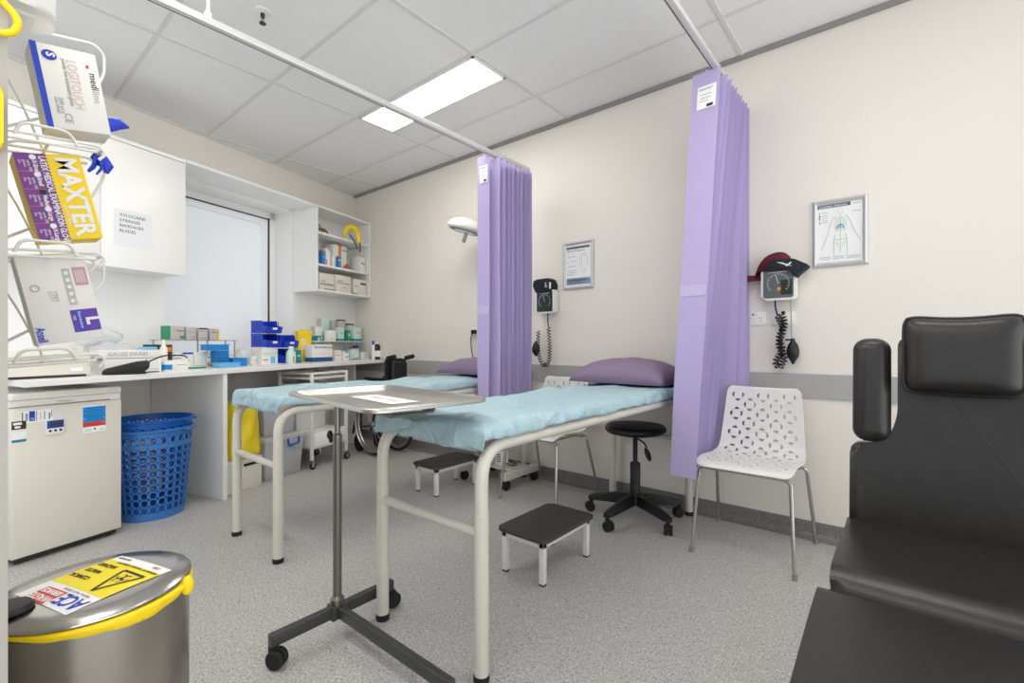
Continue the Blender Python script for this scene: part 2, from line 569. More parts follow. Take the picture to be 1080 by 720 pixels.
def curtain(plan, flat, z0, z1, lean, pinch, label, card, nz=14, free=None):
    """plan: zigzag of the pleated stack; flat: the leading flap; both as (x, y) points"""
    t = thing('privacy_curtain', label, 'curtain', (flat[0][0], flat[0][1], z0), group='pleated lilac curtains')
    ox, oy = flat[0]
    xl = min(p[0] for p in plan)
    def wt_(y): return 1.0 if free is None else max(0.0, min(1.0, (free - y) / .05))
    def surf(pts, zt, zb, pinch=pinch):
        mb = MB()
        rows = []
        for i in range(nz + 1):
            z = zt + (zb - zt) * i / nz
            k = (z1 - z) / (z1 - z0)
            row = []
            for j, (x, y) in enumerate(pts):
                w_ = wt_(y)
                xx = xl + (x - xl) * (1 - pinch * k * w_) - lean * k * w_ + .004 * math.sin(z * 5 + j * 1.3) * k
                yy = y + .004 * math.sin(z * 3.1 + j * 2.1) * k - (lean * .8 * k * max(0.0, min(1.0, (flat[0][1] + .16 - y) / .14)))
                row.append(mb.bm.verts.new((xx - ox, yy - oy, z - z0)))
            rows.append(row)
        for a, b in zip(rows, rows[1:]):
            for j in range(len(pts) - 1):
                mb.bm.faces.new([a[j], a[j + 1], b[j + 1], b[j]])
        return mb
    def solid(o, th):
        s = o.modifiers.new('thickness', 'SOLIDIFY'); s.thickness = th; s.offset = 0
        return o
    solid(surf(plan, z1 - .012, z0 + .01).build('pleats', 'curt', t, fixn=False), .0016)
    solid(surf(flat, z1, z0, 0.0).build('leading_panel', 'curt', t, fixn=False), .0016)
    # lighter horizontal reinforcing strip on the leading panel
    def at(u, z):
        k = (z1 - z) / (z1 - z0)
        (xa, ya), (xb, yb) = flat[0], flat[1]
        x = xa + (xb - xa) * u; yv = ya + (yb - ya) * u
        return (x - lean * k - ox, yv - oy - .004 - lean * .8 * k, z - z0)
    st = MB(); st.quad([at(.02, card[2]), at(.98, card[2]), at(.98, card[2] + .055), at(.02, card[2] + .055)])
    solid(st.build('strip', 'curtl', t), .001)
    ca = MB()
    ca.quad([at(card[0], card[1]), at(card[0] + .68, card[1]), at(card[0] + .68, card[1] + .115), at(card[0], card[1] + .115)])
    for i, (u0, u1, dz, mi) in enumerate(((.06, .55, .10, 2), (.06, .5, .094, 2), (.1, .5, .07, 2), (.12, .5, .052, 2), (.08, .42, .038, 2))):
        p = [at(card[0] + u0, card[1] + dz), at(card[0] + u1, card[1] + dz), at(card[0] + u1, card[1] + dz + .003), at(card[0] + u0, card[1] + dz + .003)]
        ca.quad([(a, b - .0012, c) for a, b, c in p], mi)
    p = [at(card[0] + .36, card[1] + .006), at(card[0] + .58, card[1] + .006), at(card[0] + .6, card[1] + .02), at(card[0] + .36, card[1] + .02)]
    ca.quad([(a, b - .0012, c) for a, b, c in p], 1)
    o = ca.build('label_card', ['paper', 'navy', 'greyink'], t)
    hk = MB()
    for (x, y) in ((.5 * (flat[0][0] + flat[1][0]), flat[0][1]), (.5 * (plan[1][0] + plan[2][0]), plan[1][1]), (.5 * (plan[6][0] + plan[7][0]), plan[6][1])):
        hk.box(x - ox - .004, x - ox + .004, y - oy - .001, y - oy + .001, z1 - z0 - .012, z1 - z0 + .006)
    hk.build('hook', 'white', t)
    return t
def zig(xa, xb, y0, y1, n):
    out = []
    for i in range(n + 1):
        y = y0 + (y1 - y0) * i / n
        out.append((xb - .006 * (i % 3) if i % 2 == 0 else xa, y))
    return out
plan1 = [(-2.20, 2.302), (-2.19, 2.335), (-2.065, 2.355)] + [(-2.18, 2.385)] + zig(-2.17, -2.06, 2.40, 2.715, 20)
curtain(plan1, [(-2.208, 2.29), (-2.098, 2.288)], .50, ZT - .004, 0.0, 0.0,
        'lilac pleated curtain gathered between the rear bed and the small framed notice', (.20, 2.115, 1.24))
plan2 = [(-.82, 2.46), (-.815, 2.49), (-.675, 2.51), (-.80, 2.55)] + zig(-.80, -.672, 2.57, 2.945, 22)
curtain(plan2, [(-.825, 2.44), (-.689, 2.436)], .37, ZT2 - .004, .095, .5,
        'lilac pleated curtain beside the perforated chair, its foot pushed against the front bed', (.22, 2.22, 1.28), free=2.90)

# ------------------------------------------------------------------ exam beds
def bed(x0, x1, y0, y1, zt, label, seed):
    cx = (x0 + x1) / 2
    t = thing('examination_bed', label, 'bed', (cx, (y0 + y1) / 2, 0), group='examination beds')
    hx, L = (x1 - x0) / 2, (y1 - y0) / 2
    r = .0215
    zr = zt - .075
    f = MB()
    for s in (-1, 1):
        pts = fillet([(s * hx, -L, .30), (s * hx, -L, zr), (s * hx, L, zr), (s * hx, L, .30)], .11, 8)
        f.tube(pts, r, 16)
    f.tube([(-hx, -L, .455), (hx, -L, .455)], .0165, 14)
    f.tube([(-hx, L, .455), (hx, L, .455)], .0165, 14)
    for yy in (-L + .25, 0, L - .25):
        f.tube([(-hx, yy, zr), (hx, yy, zr)], .014, 10)
    f.build('frame', 'cream', t)
    for sx in (-1, 1):
        for sy in (-1, 1):
            lg = MB()
            lg.tube([(sx * hx, sy * L, .018), (sx * hx, sy * L, .515)], r + .0018, 16)
            lo = lg.build('leg', 'cream', t)
            fo = MB()
            fo.lathe([(0, 0), (.024, 0), (.025, .006), (.025, .022), (.021, .025), (0, .025)], 18, c=(sx * hx, sy * L, 0))
            fo.build('rubber_foot', 'rubber', lo)
    m = MB()
    m.box(-hx + .004, hx - .004, -L + .015, L - .01, zr + .022, zt - .021, bev=.018, seg=3)
    m.build('mattress', 'matt', t)
    # blue disposable sheet tucked over the mattress
    sh = t
    nx, ny = 56, 190
    ex, ey = hx + .022, L + .012
    drop, dropf = .052, .084
    rad = .028
    bm = bmesh.new()
    rows = []
    def prof(a, e, dr):
        # signed extended coordinate -> (position, drop)
        s = 1 if a >= 0 else -1
        b = abs(a)
        st = e - rad
        if b <= st:
            return a, 0.0
        q = b - st
        la = rad * math.pi / 2
        if q <= la:
            th = q / rad
            return s * (st + rad * math.sin(th)), rad * (1 - math.cos(th))
        return s * e, rad + (q - la)
    for j in range(ny + 1):
        b = -(ey + dropf - .012) + (ey + dropf - .012 + ey + drop - .012) * j / ny
        row = []
        for i in range(nx + 1):
            a = (2 * i / nx - 1) * (ex + drop - .012)
            px, dx = prof(a, ex, drop)
            py, dy = prof(b, ey, drop)
            d = max(dx, dy) + .25 * min(dx, dy)
            z = zt - d
            nv = noise.noise(Vector((px * 4 + seed, py * 3.2, d * 6)))
            nw = noise.noise(Vector((px * 13 + seed, py * 9, d * 20 + 3)))
            n3 = noise.ridged_multi_fractal(Vector((px * 2.6 + seed * 2, py * 2.2, 1.7)), 1.0, 2.1, 3, 1.0, 2.0)
            out = 0.0
            if d > rad * .7:
                w = min(1, (d - rad * .7) / .05)
                gx = 1 if dx > dy else 0
                sgx = 1 if a > 0 else -1
                sgy = 1 if b > 0 else -1
                off = (.010 * nw + .012 * noise.noise(Vector((px * 22 + seed, py * 22, 0)))) * w + .006 * w
                px += sgx * off if gx else 0.0
                py += sgy * off if not gx else 0.0
                z += (.018 * noise.noise(Vector((px * 5 + 9 + seed, py * 5, 0))) + .006 * noise.noise(Vector((px * 17 + seed, py * 17, 4)))) * w
            else:
                n4 = noise.ridged_multi_fractal(Vector((px * 5.5 + py * 1.5 + seed, py * 3.1 - px, 4.2)), 1.0, 2.0, 2, 1.0, 2.0)
                z += max(-.014, .007 * nv + .004 * nw + .013 * (n3 - 1.25) + .008 * (n4 - 1.1))
            row.append(bm.verts.new((px, py, z)))
        rows.append(row)
    for p, q in zip(rows, rows[1:]):
        for i in range(nx):
            f_ = bm.faces.new([p[i], p[i + 1], q[i + 1], q[i]])
            f_.smooth = True
    me = bpy.data.meshes.new('disposable_sheet')
    bm.to_mesh(me); bm.free()
    me.materials.append(M['sheet'])
    so = bpy.data.objects.new('disposable_sheet', me)
    link(so, sh)
    sm = so.modifiers.new('thickness', 'SOLIDIFY'); sm.thickness = .0015; sm.offset = 1
    return t

bed(-1.512, -.998, 1.052, 2.885, .795, 'white tubular examination bed under a wrinkled pale blue sheet, the one nearer the camera', 1.3)
bed(-2.785, -2.285, 1.005, 2.885, .795, 'white tubular examination bed under a wrinkled pale blue sheet, the one nearer the bench', 5.9)

def pillow(x0, x1, y0, y1, z, h, label, seed):
    t = thing('pillow', label, 'pillow', ((x0 + x1) / 2, (y0 + y1) / 2, z), group='mauve pillows')
    hx, hy = (x1 - x0) / 2, (y1 - y0) / 2
    bm = bmesh.new()
    nx, ny = 40, 28
    def vert(u, v, top):
        a = max(0, (1 - abs(u) ** 2.6)) ** .5 * max(0, (1 - abs(v) ** 2.6)) ** .5
        zz = h * (a ** .8) * (.98 if top else -.0)
        k = .05 * (1 - abs(u) * abs(v))
        x = u * hx * (1 - .05 * (1 - v * v)) ; y = v * hy * (1 - .05 * (1 - u * u))
        w = noise.noise(Vector((u * 2.2 + seed, v * 2.2, top * 3))) * .012 * a
        w += noise.noise(Vector((u * 6 + seed, v * 5, top * 3))) * .005 * a
        return (x, y, .010 + (zz + w if top else -.008 * a))
    for top in (1, 0):
        g_ = [[bm.verts.new(vert(2 * i / nx - 1, 2 * j / ny - 1, top)) for i in range(nx + 1)] for j in range(ny + 1)]
        for j in range(ny):
            for i in range(nx):
                q = [g_[j][i], g_[j][i + 1], g_[j + 1][i + 1], g_[j + 1][i]]
                f = bm.faces.new(q if top else q[::-1]); f.smooth = True
    bmesh.ops.remove_doubles(bm, verts=bm.verts, dist=.0015)
    me = bpy.data.meshes.new('pillow_case'); bm.to_mesh(me); bm.free()
    me.materials.append(M['pillow'])
    link(bpy.data.objects.new('pillow_case', me), t)
    return t
pillow(-1.60, -.99, 2.47, 2.93, .800, .145, 'mauve pillow at the head of the front examination bed', 2.0)
pillow(-2.87, -2.225, 2.49, 2.93, .800, .125, 'mauve pillow on the rear examination bed, partly hidden by the left curtain', 8.0)

# ------------------------------------------------------------------ step stools
def step_stool(x0, x1, y0, y1, h, label):
    t = thing('step_stool', label, 'step stool', ((x0 + x1) / 2, (y0 + y1) / 2, 0), group='step stools')
    a, b = (x1 - x0) / 2, (y1 - y0) / 2
    MB().prism(rrect(-a, a, -b, b, .03), h - .016, h, bev=.004).build('tread', 'step', t)
    f = MB()
    i = .02
    for q in ((-a + i, a - i, -b + i, -b + i + .02), (-a + i, a - i, b - i - .02, b - i), (-a + i, -a + i + .02, -b + i, b - i), (a - i - .02, a - i, -b + i, b - i)):
        f.box(*q, h - .044, h - .016, bev=.002)
    f.build('frame', 'whitem', t)
    for sx in (-1, 1):
        for sy in (-1, 1):
            x, y = sx * (a - i - .0125), sy * (b - i - .0125)
            l = MB(); l.box(x - .0125, x + .0125, y - .0125, y + .0125, .008, h - .017, bev=.002)
            lo = l.build('leg', 'whitem', t)
            c = MB(); c.box(x - .0115, x + .0115, y - .0115, y + .0115, 0, .008)
            c.build('rubber_foot', 'dark', lo)
    return t
step_stool(-1.432, -1.158, 1.605, 2.03, .205, 'low step stool with dark tread standing beside the round black stool, the nearer one')
step_stool(-2.668, -2.408, 2.095, 2.53, .205, 'low step stool with dark tread beside the rear bed, the farther one')

# ------------------------------------------------------------------ round stool on five casters
t = thing('wheeled_stool', 'round black stool with gas lift on five casters under the front bed', 'stool', (-1.225, 2.62, 0))
MB().lathe([(0, .500), (.12, .503), (.165, .515), (.178, .53), (.178, .545), (.165, .557), (.12, .562), (0, .563)], 40).build('seat', 'black', t)
MB().lathe([(.030, .10), (.030, .33), (.027, .335), (.014, .335), (.014, .49), (.05, .495), (.05, .503), (0, .503)], 24).build('gas_lift', 'black', t)
lv = MB(); lv.tube([(.02, -.02, .485), (.09, -.07, .47), (.105, -.08, .45)], .005, 8)
lv.ball((.118, -.09, .415), .02, sc=(.7, .9, 2.0), mtx=Matrix.Rotation(R(-22), 4, 'Y'))
lv.build('lever', 'black', t)
hb = MB(); hb.lathe([(0, .085), (.045, .09), (.045, .145), (.032, .16), (0, .16)], 24); hb.build('hub', 'black', t)
for k in range(5):
    a = R(190 + 72 * k)
    m_ = Matrix.Rotation(a, 4, 'Z')
    l = MB()
    l.prism([(.02, .085), (.02, .15), (.10, .145), (.265, .108), (.29, .095), (.29, .075), (.25, .075)], -.02, .02, bev=.006,
            mtx=m_ @ Matrix(((1, 0, 0, 0), (0, 0, -1, 0), (0, 1, 0, 0), (0, 0, 0, 1))))
    lo = l.build('leg', 'black', t)
    c = MB()
    mm = m_ @ Matrix.Translation((.275, 0, 0)) @ Matrix.Rotation(R(35 + 50 * k), 4, 'Z')
    rx = mm @ Matrix.Translation((.008, 0, .028)) @ Matrix.Rotation(R(90), 4, 'X')
    for s in (-1, 1):
        c.lathe([(0, -.009), (.024, -.009), (.028, -.005), (.028, .005), (.024, .009), (0, .009)], 20, mtx=rx @ Matrix.Translation((0, 0, s * .014)))
    c.box(-.012, .02, -.006, .006, .02, .06, mtx=mm)
    c.lathe([(0, .05), (.012, .05), (.012, .085), (0, .085)], 12, mtx=m_ @ Matrix.Translation((.275, 0, 0)))
    c.build('caster', 'rubber', lo)

# ------------------------------------------------------------------ perforated white chairs
def make_chair(label, loc, rotz):
    t = thing('perforated_chair', label, 'chair', loc, rotz, 'white perforated chairs')
    prof = [(-.232, .432), (-.225, .446), (-.19, .450), (-.05, .440), (.06, .432), (.13, .438), (.165, .456), (.185, .49), (.198, .55), (.215, .65), (.236, .79), (.240, .80)]
    fine = fillet([(0, p[0], p[1]) for p in prof], .03, 4)
    acc = [0.0]
    for a, b in zip(fine, fine[1:]): acc.append(acc[-1] + (b - a).length)
    L = acc[-1]
    def along(v):
        v = max(0, min(L, v))
        for i in range(len(acc) - 1):
            if v <= acc[i + 1] or i == len(acc) - 2:
                k = (v - acc[i]) / max(1e-9, acc[i + 1] - acc[i])
                p = fine[i].lerp(fine[i + 1], k)
                d = (fine[i + 1] - fine[i]).normalized()
                return p, d
    # flat pattern with half-moon holes
    cu = bpy.data.curves.new('pattern', 'CURVE'); cu.dimensions = '2D'; cu.fill_mode = 'BOTH'
    def poly(pts):
        sp = cu.splines.new('POLY'); sp.points.add(len(pts) - 1)
        for p, q in zip(sp.points, pts): p.co = (q[0], q[1], 0, 1)
        sp.use_cyclic_u = True
    HWD = .215
    poly(rrect(-HWD, HWD, 0, L, .035, 8))
    dx, dy, ro, rh = .0735, .0525, .0290, .0142
    def half(cx, cy, ang, r=rh):
        pts = []
        for i in range(9):
            a = R(-90 + 180 * i / 8)
            x, y = .78 * r * math.cos(a) * 1.25 - r * .45, r * math.sin(a)
            ca, sa = math.cos(R(ang)), math.sin(R(ang))
            pts.append((cx + x * ca - y * sa, cy + x * sa + y * ca))
        return pts
    for ci in range(-2, 3):
        for ri in range(0, 17):
            if (ri + ci) % 2: continue
            cx, cy = ci * dx, .085 + ri * dy
            for ang in (0, 90, 180, 270):
                hx, hy = cx + ro * math.cos(R(ang)), cy + ro * math.sin(R(ang))
                if abs(hx) > HWD - .03 or hy < .05 or hy > L - .03: continue
                if ang == 0 and ci == 2 and abs(hx) > .18: continue
                poly(half(hx, hy, ang))
    tmp = bpy.data.objects.new('tmp_pattern', cu); COL.objects.link(tmp)
    bpy.context.view_layer.update()
    me = bpy.data.meshes.new_from_object(tmp.evaluated_get(bpy.context.evaluated_depsgraph_get()))
    bpy.data.objects.remove(tmp); bpy.data.curves.remove(cu)
    bm = bmesh.new(); bm.from_mesh(me); bpy.data.meshes.remove(me)
    bmesh.ops.remove_doubles(bm, verts=bm.verts, dist=.0002)
    for k in range(1, 56):
        v = L * k / 56
        bmesh.ops.bisect_plane(bm, geom=bm.verts[:] + bm.edges[:] + bm.faces[:], plane_co=(0, v, 0), plane_no=(0, 1, 0), dist=1e-5)
    for k in range(-8, 9):
        bmesh.ops.bisect_plane(bm, geom=bm.verts[:] + bm.edges[:] + bm.faces[:], plane_co=(k * .0245, 0, 0), plane_no=(1, 0, 0), dist=1e-5)
    for vtx in bm.verts:
        u, v = vtx.co.x, vtx.co.y
        p, d = along(v)
        nrm = Vector((0, -d.z, d.y))
        kk = (v / L)
        wid = 1.0 - .16 * max(0, (kk - .45) / .55)
        e = abs(u) / HWD
        vtx.co = Vector((u * wid, p.y, p.z)) + nrm * (.022 * e ** 3 * (1 - .4 * kk) * min(1, v / .1))
    for f in bm.faces: f.smooth = True
    bmesh.ops.recalc_face_normals(bm, faces=bm.faces)
    me = bpy.data.meshes.new('shell'); bm.to_mesh(me); bm.free()
    me.materials.append(M['white'])
    sh = link(bpy.data.objects.new('shell', me), t)
    sm = sh.modifiers.new('thickness', 'SOLIDIFY'); sm.thickness = .005; sm.offset = 0
    es = sh.modifiers.new('crisp_rims', 'EDGE_SPLIT'); es.split_angle = R(40)
    fr = MB()
    fr.tube(fillet([(-.185, -.20, .421), (.185, -.20, .421)], .01), .0085, 10)
    fr.tube([(-.14, -.20, .421), (-.14, .12, .412)], .0075, 8)
    fr.tube([(.14, -.20, .421), (.14, .12, .412)], .0075, 8)
    fr.tube([(-.19, .12, .412), (.19, .12, .412)], .0085, 10)
    fr.build('seat_frame', 'chrome', t)
    for s in (-1, 1):
        for (pts) in ([(s * .15, -.20, .421), (s * .20, -.203, .419), (s * .224, -.252, .012)], [(s * .15, .12, .412), (s * .215, .135, .418), (s * .242, .258, .012)]):
            l = MB(); l.tube(fillet(pts, .05, 8), .0088, 12)
            lo = l.build('leg', 'chrome', t)
            p = pts[-1]
            g_ = MB(); g_.lathe([(0, 0), (.0115, 0), (.0115, .026), (0, .026)], 14, c=(p[0], p[1], 0))
            g_.build('glide', 'steel', lo)
    return t
ch = make_chair('white perforated shell chair with chrome legs beside the right lilac curtain', (-.588, 2.632, 0), R(0))
dup(ch, (-1.862, 2.628, 0), R(1), 'white perforated shell chair mostly hidden behind the front bed, between the two beds')

# ------------------------------------------------------------------ instrument stand with tray
t = thing('instrument_stand', 'steel instrument stand with dark grey T-shaped wheeled base in front of the beds', 'instrument stand', (-1.558, .893, 0))
b = MB()
b.box(-.013, .013, -.235, .235, .068, .108, bev=.003)
b.box(.0, .60, -.013, .013, .070, .108, bev=.004)
b.box(-.022, .022, -.03, .03, .062, .112, bev=.004)
b.build('base_frame', 'gun', t)
for (x, y, w) in ((0, -.222, 30), (0, .222, 80), (.58, 0, 20)):
    c = MB()
    mm = Matrix.Translation((x, y, 0)) @ Matrix.Rotation(R(w), 4, 'Z')
    rx = mm @ Matrix.Translation((.012, 0, .03)) @ Matrix.Rotation(R(90), 4, 'X')
    for s in (-1, 1):
        c.lathe([(0, -.009), (.026, -.009), (.030, -.004), (.030, .004), (.026, .009), (0, .009)], 22, mtx=rx @ Matrix.Translation((0, 0, s * .013)))
    c.box(-.016, .022, -.005, .005, .025, .066, mtx=mm)
    c.lathe([(0, .05), (.014, .05), (.014, .07), (0, .07)], 12, mtx=mm)
    c.build('caster', 'rubber', t)
p = MB(); p.lathe([(0, .105), (.024, .105), (.024, .13), (.0150, .14), (.0150, .69), (.0165, .70), (.0165, .715), (.012, .72), (0, .72)], 24)
p.build('sleeve', 'post', t)
p = MB(); p.tube([(0, 0, .71), (0, 0, .832)], .0105, 16); p.build('post', 'post', t)
kn = MB(); kn.tube([(-.010, -.004, .706), (-.026, -.010, .706)], .005, 10); kn.ball((-.030, -.012, .712), .011, sc=(.7, 1, 1.5)); kn.ball((-.026, -.010, .694), .008, sc=(.7, 1, 1.3)); kn.build('knob', 'black', t)
# carrying loop under the tray
sf = MB()
sf.tube(fillet([(-.03, .02, .846), (-.03, .02, .830), (.385, -.05, .822), (.385, -.05, .848)], .02, 5), .0055, 10)
sf.tube(fillet([(-.03, .17, .846), (-.03, .17, .830), (.385, .12, .822), (.385, .12, .848)], .02, 5), .0055, 10)
sf.tube([(0, .0, .830), (0, .17, .830)], .0065, 10)
sf.tube([(.38, -.05, .822), (.38, .12, .822)], .0055, 10)
sf.build('tray_support', 'post', t)

t = thing('instrument_tray', 'shallow stainless steel instrument tray on the wheeled stand', 'tray', (-1.358, .942, .8475), R(-7))
a, bq = .332, .208
rings = [(0.0, .0, .028), (.004, .012, .03), (.012, .018, .032), (.016, .006, .045), (.030, -.002, .05), (.032, .004, .05)]
tr = MB()
outl = []
def ring(inset, z, rr):
    return [(x, y, z) for x, y in rrect(-a + inset, a - inset, -bq + inset, bq - inset, max(rr, .012), 6)]
levels = [ring(.004, .008, .055), ring(-.001, .010, .056), ring(-.001, .019, .056), ring(.004, .023, .055), ring(.012, .022, .05), ring(.018, .016, .045), ring(.026, .012, .042), ring(.034, .006, .04), ring(.046, .003, .035)]
fs0 = []
vv = [[tr.bm.verts.new(p) for p in lv_] for lv_ in levels]
for q1, q2 in zip(vv, vv[1:]):
    n = len(q1)
    for i in range(n):
        f = tr.bm.faces.new([q1[i], q1[(i + 1) % n], q2[(i + 1) % n], q2[i]]); f.smooth = True
tr.bm.faces.new(vv[-1])
o = tr.build('tray_body', 'traysteel', t, angle=60)
sm = o.modifiers.new('thickness', 'SOLIDIFY'); sm.thickness = .0012; sm.offset = -1
t2 = thing('paper_slip', 'white paper slip with a line of print lying in the steel tray', 'paper', (-1.34, .945, .8520), R(-7))
mb = MB(); mb.box(-.165, .125, -.05, .05, 0, .0008); mb.build('sheet', 'paper', t2)
lettering('STERILE TRAY', .036, (-.13, -.012, .0010), (1, 0, 0), (0, 1, 0), 'greyink', t2)

# ------------------------------------------------------------------ black recliner
RX, RY = .130, 1.86
t = thing('recliner_chair', 'black vinyl treatment recliner with headrest and raised armrest pad', 'recliner', (RX, RY, 0))
def roundpoly(pts, r, n=5):
    P = [Vector((*p, 0)) for p in pts]
    out = []
    m = len(P)
    for i in range(m):
        a_, b_, c_ = P[i - 1], P[i], P[(i + 1) % m]
        d1, d2 = a_ - b_, c_ - b_
        k = min(r, d1.length * .48, d2.length * .48)
        p0, p2 = b_ + d1.normalized() * k, b_ + d2.normalized() * k
        for j in range(n + 1):
            s_ = j / n
            q = p0 * (1 - s_) ** 2 + b_ * 2 * s_ * (1 - s_) + p2 * s_ ** 2
            out.append((q.x, q.y))
    return out
lean = Matrix.Translation((0, -.01, .46)) @ Matrix.Rotation(R(-5), 4, 'X')
toXZ = Matrix(((1, 0, 0, 0), (0, 0, 1, 0), (0, 1, 0, 0), (0, 0, 0, 1)))
bk = MB()
outline = roundpoly([(-.262, -.03), (.262, -.03), (.262, .262), (.20, .268), (.16, .295), (.142, .36), (.142, .605), (-.142, .605), (-.142, .36), (-.16, .295), (-.20, .268), (-.262, .262)], .03, 5)
bk.prism(outline, -.0, .115, bev=.024, seg=5, mtx=lean @ toXZ)
bk.build('backrest', 'leather', t, angle=60)
for s in (-1, 1):
    ar = MB()
    ar.box(s * .2065 - .049, s * .2065 + .049, -.035, .075, .272, .60, bev=.038, seg=6, mtx=lean)
    ar.build('armrest_pad', 'leather', t, angle=70)
hr = MB()
bmh = hr.bm
nx, ny = 26, 20
HX, HZ = .128, .112
def hv(u, v, front):
    x = u * HX * (1 - .03 * (1 - v * v) * 0 + .012 * (abs(v) ** 6)); z = v * HZ
    rr = max(0, 1 - abs(u) ** 5) ** .5 * max(0, 1 - abs(v) ** 5) ** .5
    x -= 0.010 * u * (abs(v) ** 8); z -= .010 * v * (abs(u) ** 8)
    z += .012 * (u * u - .3) * (1 if v > 0 else .4) * (v > 0)
    return (x, (-.046 * rr if front else .02 * rr) - .005, z)
for front in (1, 0):
    gr = [[bmh.verts.new(hv(2 * i / nx - 1, 2 * j / ny - 1, front)) for i in range(nx + 1)] for j in range(ny + 1)]
    for j in range(ny):
        for i in range(nx):
            f = bmh.faces.new([gr[j][i], gr[j][i + 1], gr[j + 1][i + 1], gr[j + 1][i]]); f.smooth = True
bmesh.ops.remove_doubles(bmh, verts=bmh.verts, dist=.001)
bmesh.ops.transform(bmh, matrix=lean @ Matrix.Translation((.0, -.028, .545)), verts=bmh.verts)
ho = hr.build('headrest_cushion', 'leather', t, angle=75)
pp = MB()
ed = []
for i in range(nx + 1): ed.append(hv(2 * i / nx - 1, -1, 0))
for j in range(1, ny + 1): ed.append(hv(1, 2 * j / ny - 1, 0))
for i in range(nx - 1, -1, -1): ed.append(hv(2 * i / nx - 1, 1, 0))
for j in range(ny - 1, 0, -1): ed.append(hv(-1, 2 * j / ny - 1, 0))
mx_ = lean @ Matrix.Translation((.0, -.028, .545))
pp.tube([mx_ @ Vector(e) for e in ed], .0045, 8, closed=True)
pp.build('piping', 'piping', ho)
toYZ = Matrix(((0, 0, 1, 0), (1, 0, 0, 0), (0, 1, 0, 0), (0, 0, 0, 1)))
se = MB()
se.prism(roundpoly([(.02, .36), (.02, .487), (-.15, .483), (-.36, .497), (-.47, .497), (-.515, .465), (-.52, .40), (-.50, .36)], .035, 5), -.266, .266, bev=.034, seg=6, mtx=toYZ)
se.build('seat_cushion', 'leather', t, angle=70)
lr = MB()
lr.prism(roundpoly([(-.525, .35), (-.525, .455), (-.56, .476), (-.68, .47), (-.90, .445), (-1.12, .415), (-1.15, .38), (-1.12, .335), (-.7, .345)], .04, 5), -.283, .283, bev=.040, seg=6, mtx=toYZ)
lr.build('leg_rest', 'leather', t, angle=70)
ba = MB()
ba.box(-.22, .22, -.46, .05, .29, .362, bev=.005)
ba.box(-.21, -.17, -.62, .10, .03, .07, bev=.005); ba.box(.17, .21, -.62, .10, .03, .07, bev=.005)
for x in (-.19, .19):
    ba.tube([(x, -.05, .06), (x, -.12, .30)], .018, 10); ba.tube([(x, -.45, .06), (x, -.36, .30)], .018, 10)
    for yy in (-.58, .06): ba.lathe([(0, 0), (.022, 0), (.022, .035), (0, .035)], 12, c=(x, yy, 0))
ba.box(-.05, .05, -.9, -.44, .30, .345)
ba.box(-.1, .1, .02, .08, .30, .47)
ba.build('base_frame', 'dark', t)
lb = MB(); lb.box(-.03, .03, .105, .125, .40, .62, mtx=lean); lb.build('back_bracket', 'dark', t)

# ------------------------------------------------------------------ pedal bin
t = thing('pedal_bin', 'round stainless steel pedal bin with a printed sticker on its lid', 'bin', (-1.12, .172, 0), 0)
b = MB(); b.lathe([(0, .0), (.134, .0), (.138, .02), (.138, .585), (.132, .59), (.12, .59), (.12, .56), (0, .56)], 64); b.build('body', 'steel', t)
b = MB(); b.lathe([(.139, .0), (.141, .002), (.141, .03), (.139, .032)], 48); b.build('base_ring', 'black', t)
ly = MB()
prev = None
rr = []
for k in range(97):
    an = 2 * math.pi * k / 96
    nzv = noise.noise(Vector((math.cos(an) * 3, math.sin(an) * 3, 2.0))); nz2 = noise.noise(Vector((math.cos(an) * 9, math.sin(an) * 9, 5.0)))
    side = max(0, math.cos(an - R(25))) ** 2.0
    lo_ = .5890 - .015 * side - .012 * nzv * side
    row = []
    for (ro_, zz) in ((.134, .596), (.1395 + .003 * side, .597), (.1405 + .008 * side + .004 * nz2 * side, .592 + .003 * nzv), (.1395 + .004 * nz2 * side, lo_ + .002), (.1383, lo_)):
        row.append(ly.bm.verts.new((ro_ * math.cos(an), ro_ * math.sin(an), zz)))
    rr.append(row)
for p1, p2 in zip(rr, rr[1:]):
    for i in range(4):
        f = ly.bm.faces.new([p1[i], p2[i], p2[i + 1], p1[i + 1]]); f.smooth = True
ly.ball((.146 * math.cos(R(52)), .146 * math.sin(R(52)), .588), .012, sc=(.7, .9, 1.5))
ly.build('liner_bag', 'yellow', t, angle=80)
ld = MB(); ld.lathe([(0, .598), (.139, .598), (.1415, .600), (.1415, .603), (.1395, .605), (.10, .6085), (.05, .6105), (0, .6115)], 72); lo_ = ld.build('lid', 'mirror', t, angle=50)
hg = MB()
ha = R(-83)
hm = Matrix.Rotation(ha, 4, 'Z')
hg.lathe([(0, .0), (.030, 0), (.032, .004), (.028, .010), (0, .012)], 28, mtx=hm @ Matrix.Translation((.112, 0, .609)))
hg.box(.1405, .168, -.022, .022, .44, .598, bev=.008, seg=3, mtx=hm); hg.box(.112, .160, -.018, .018, .598, .611, bev=.003, mtx=hm)
hg.build('hinge', 'black', t)
pd = MB(); pd.box(.12, .19, -.04, .04, .012, .026, bev=.006, mtx=Matrix.Rotation(R(76), 4, 'Z')); pd.build('pedal', 'black', t)
# sticker on the lid: local frame u along the long side, v across
st = thing('bin_sticker', 'white and yellow clinical waste sticker on the lid of the steel bin', 'sticker', (-1.119, .173, .6215))
u = Vector((-.055, .160, 0)).normalized(); v = Vector((-u.y, u.x, 0))
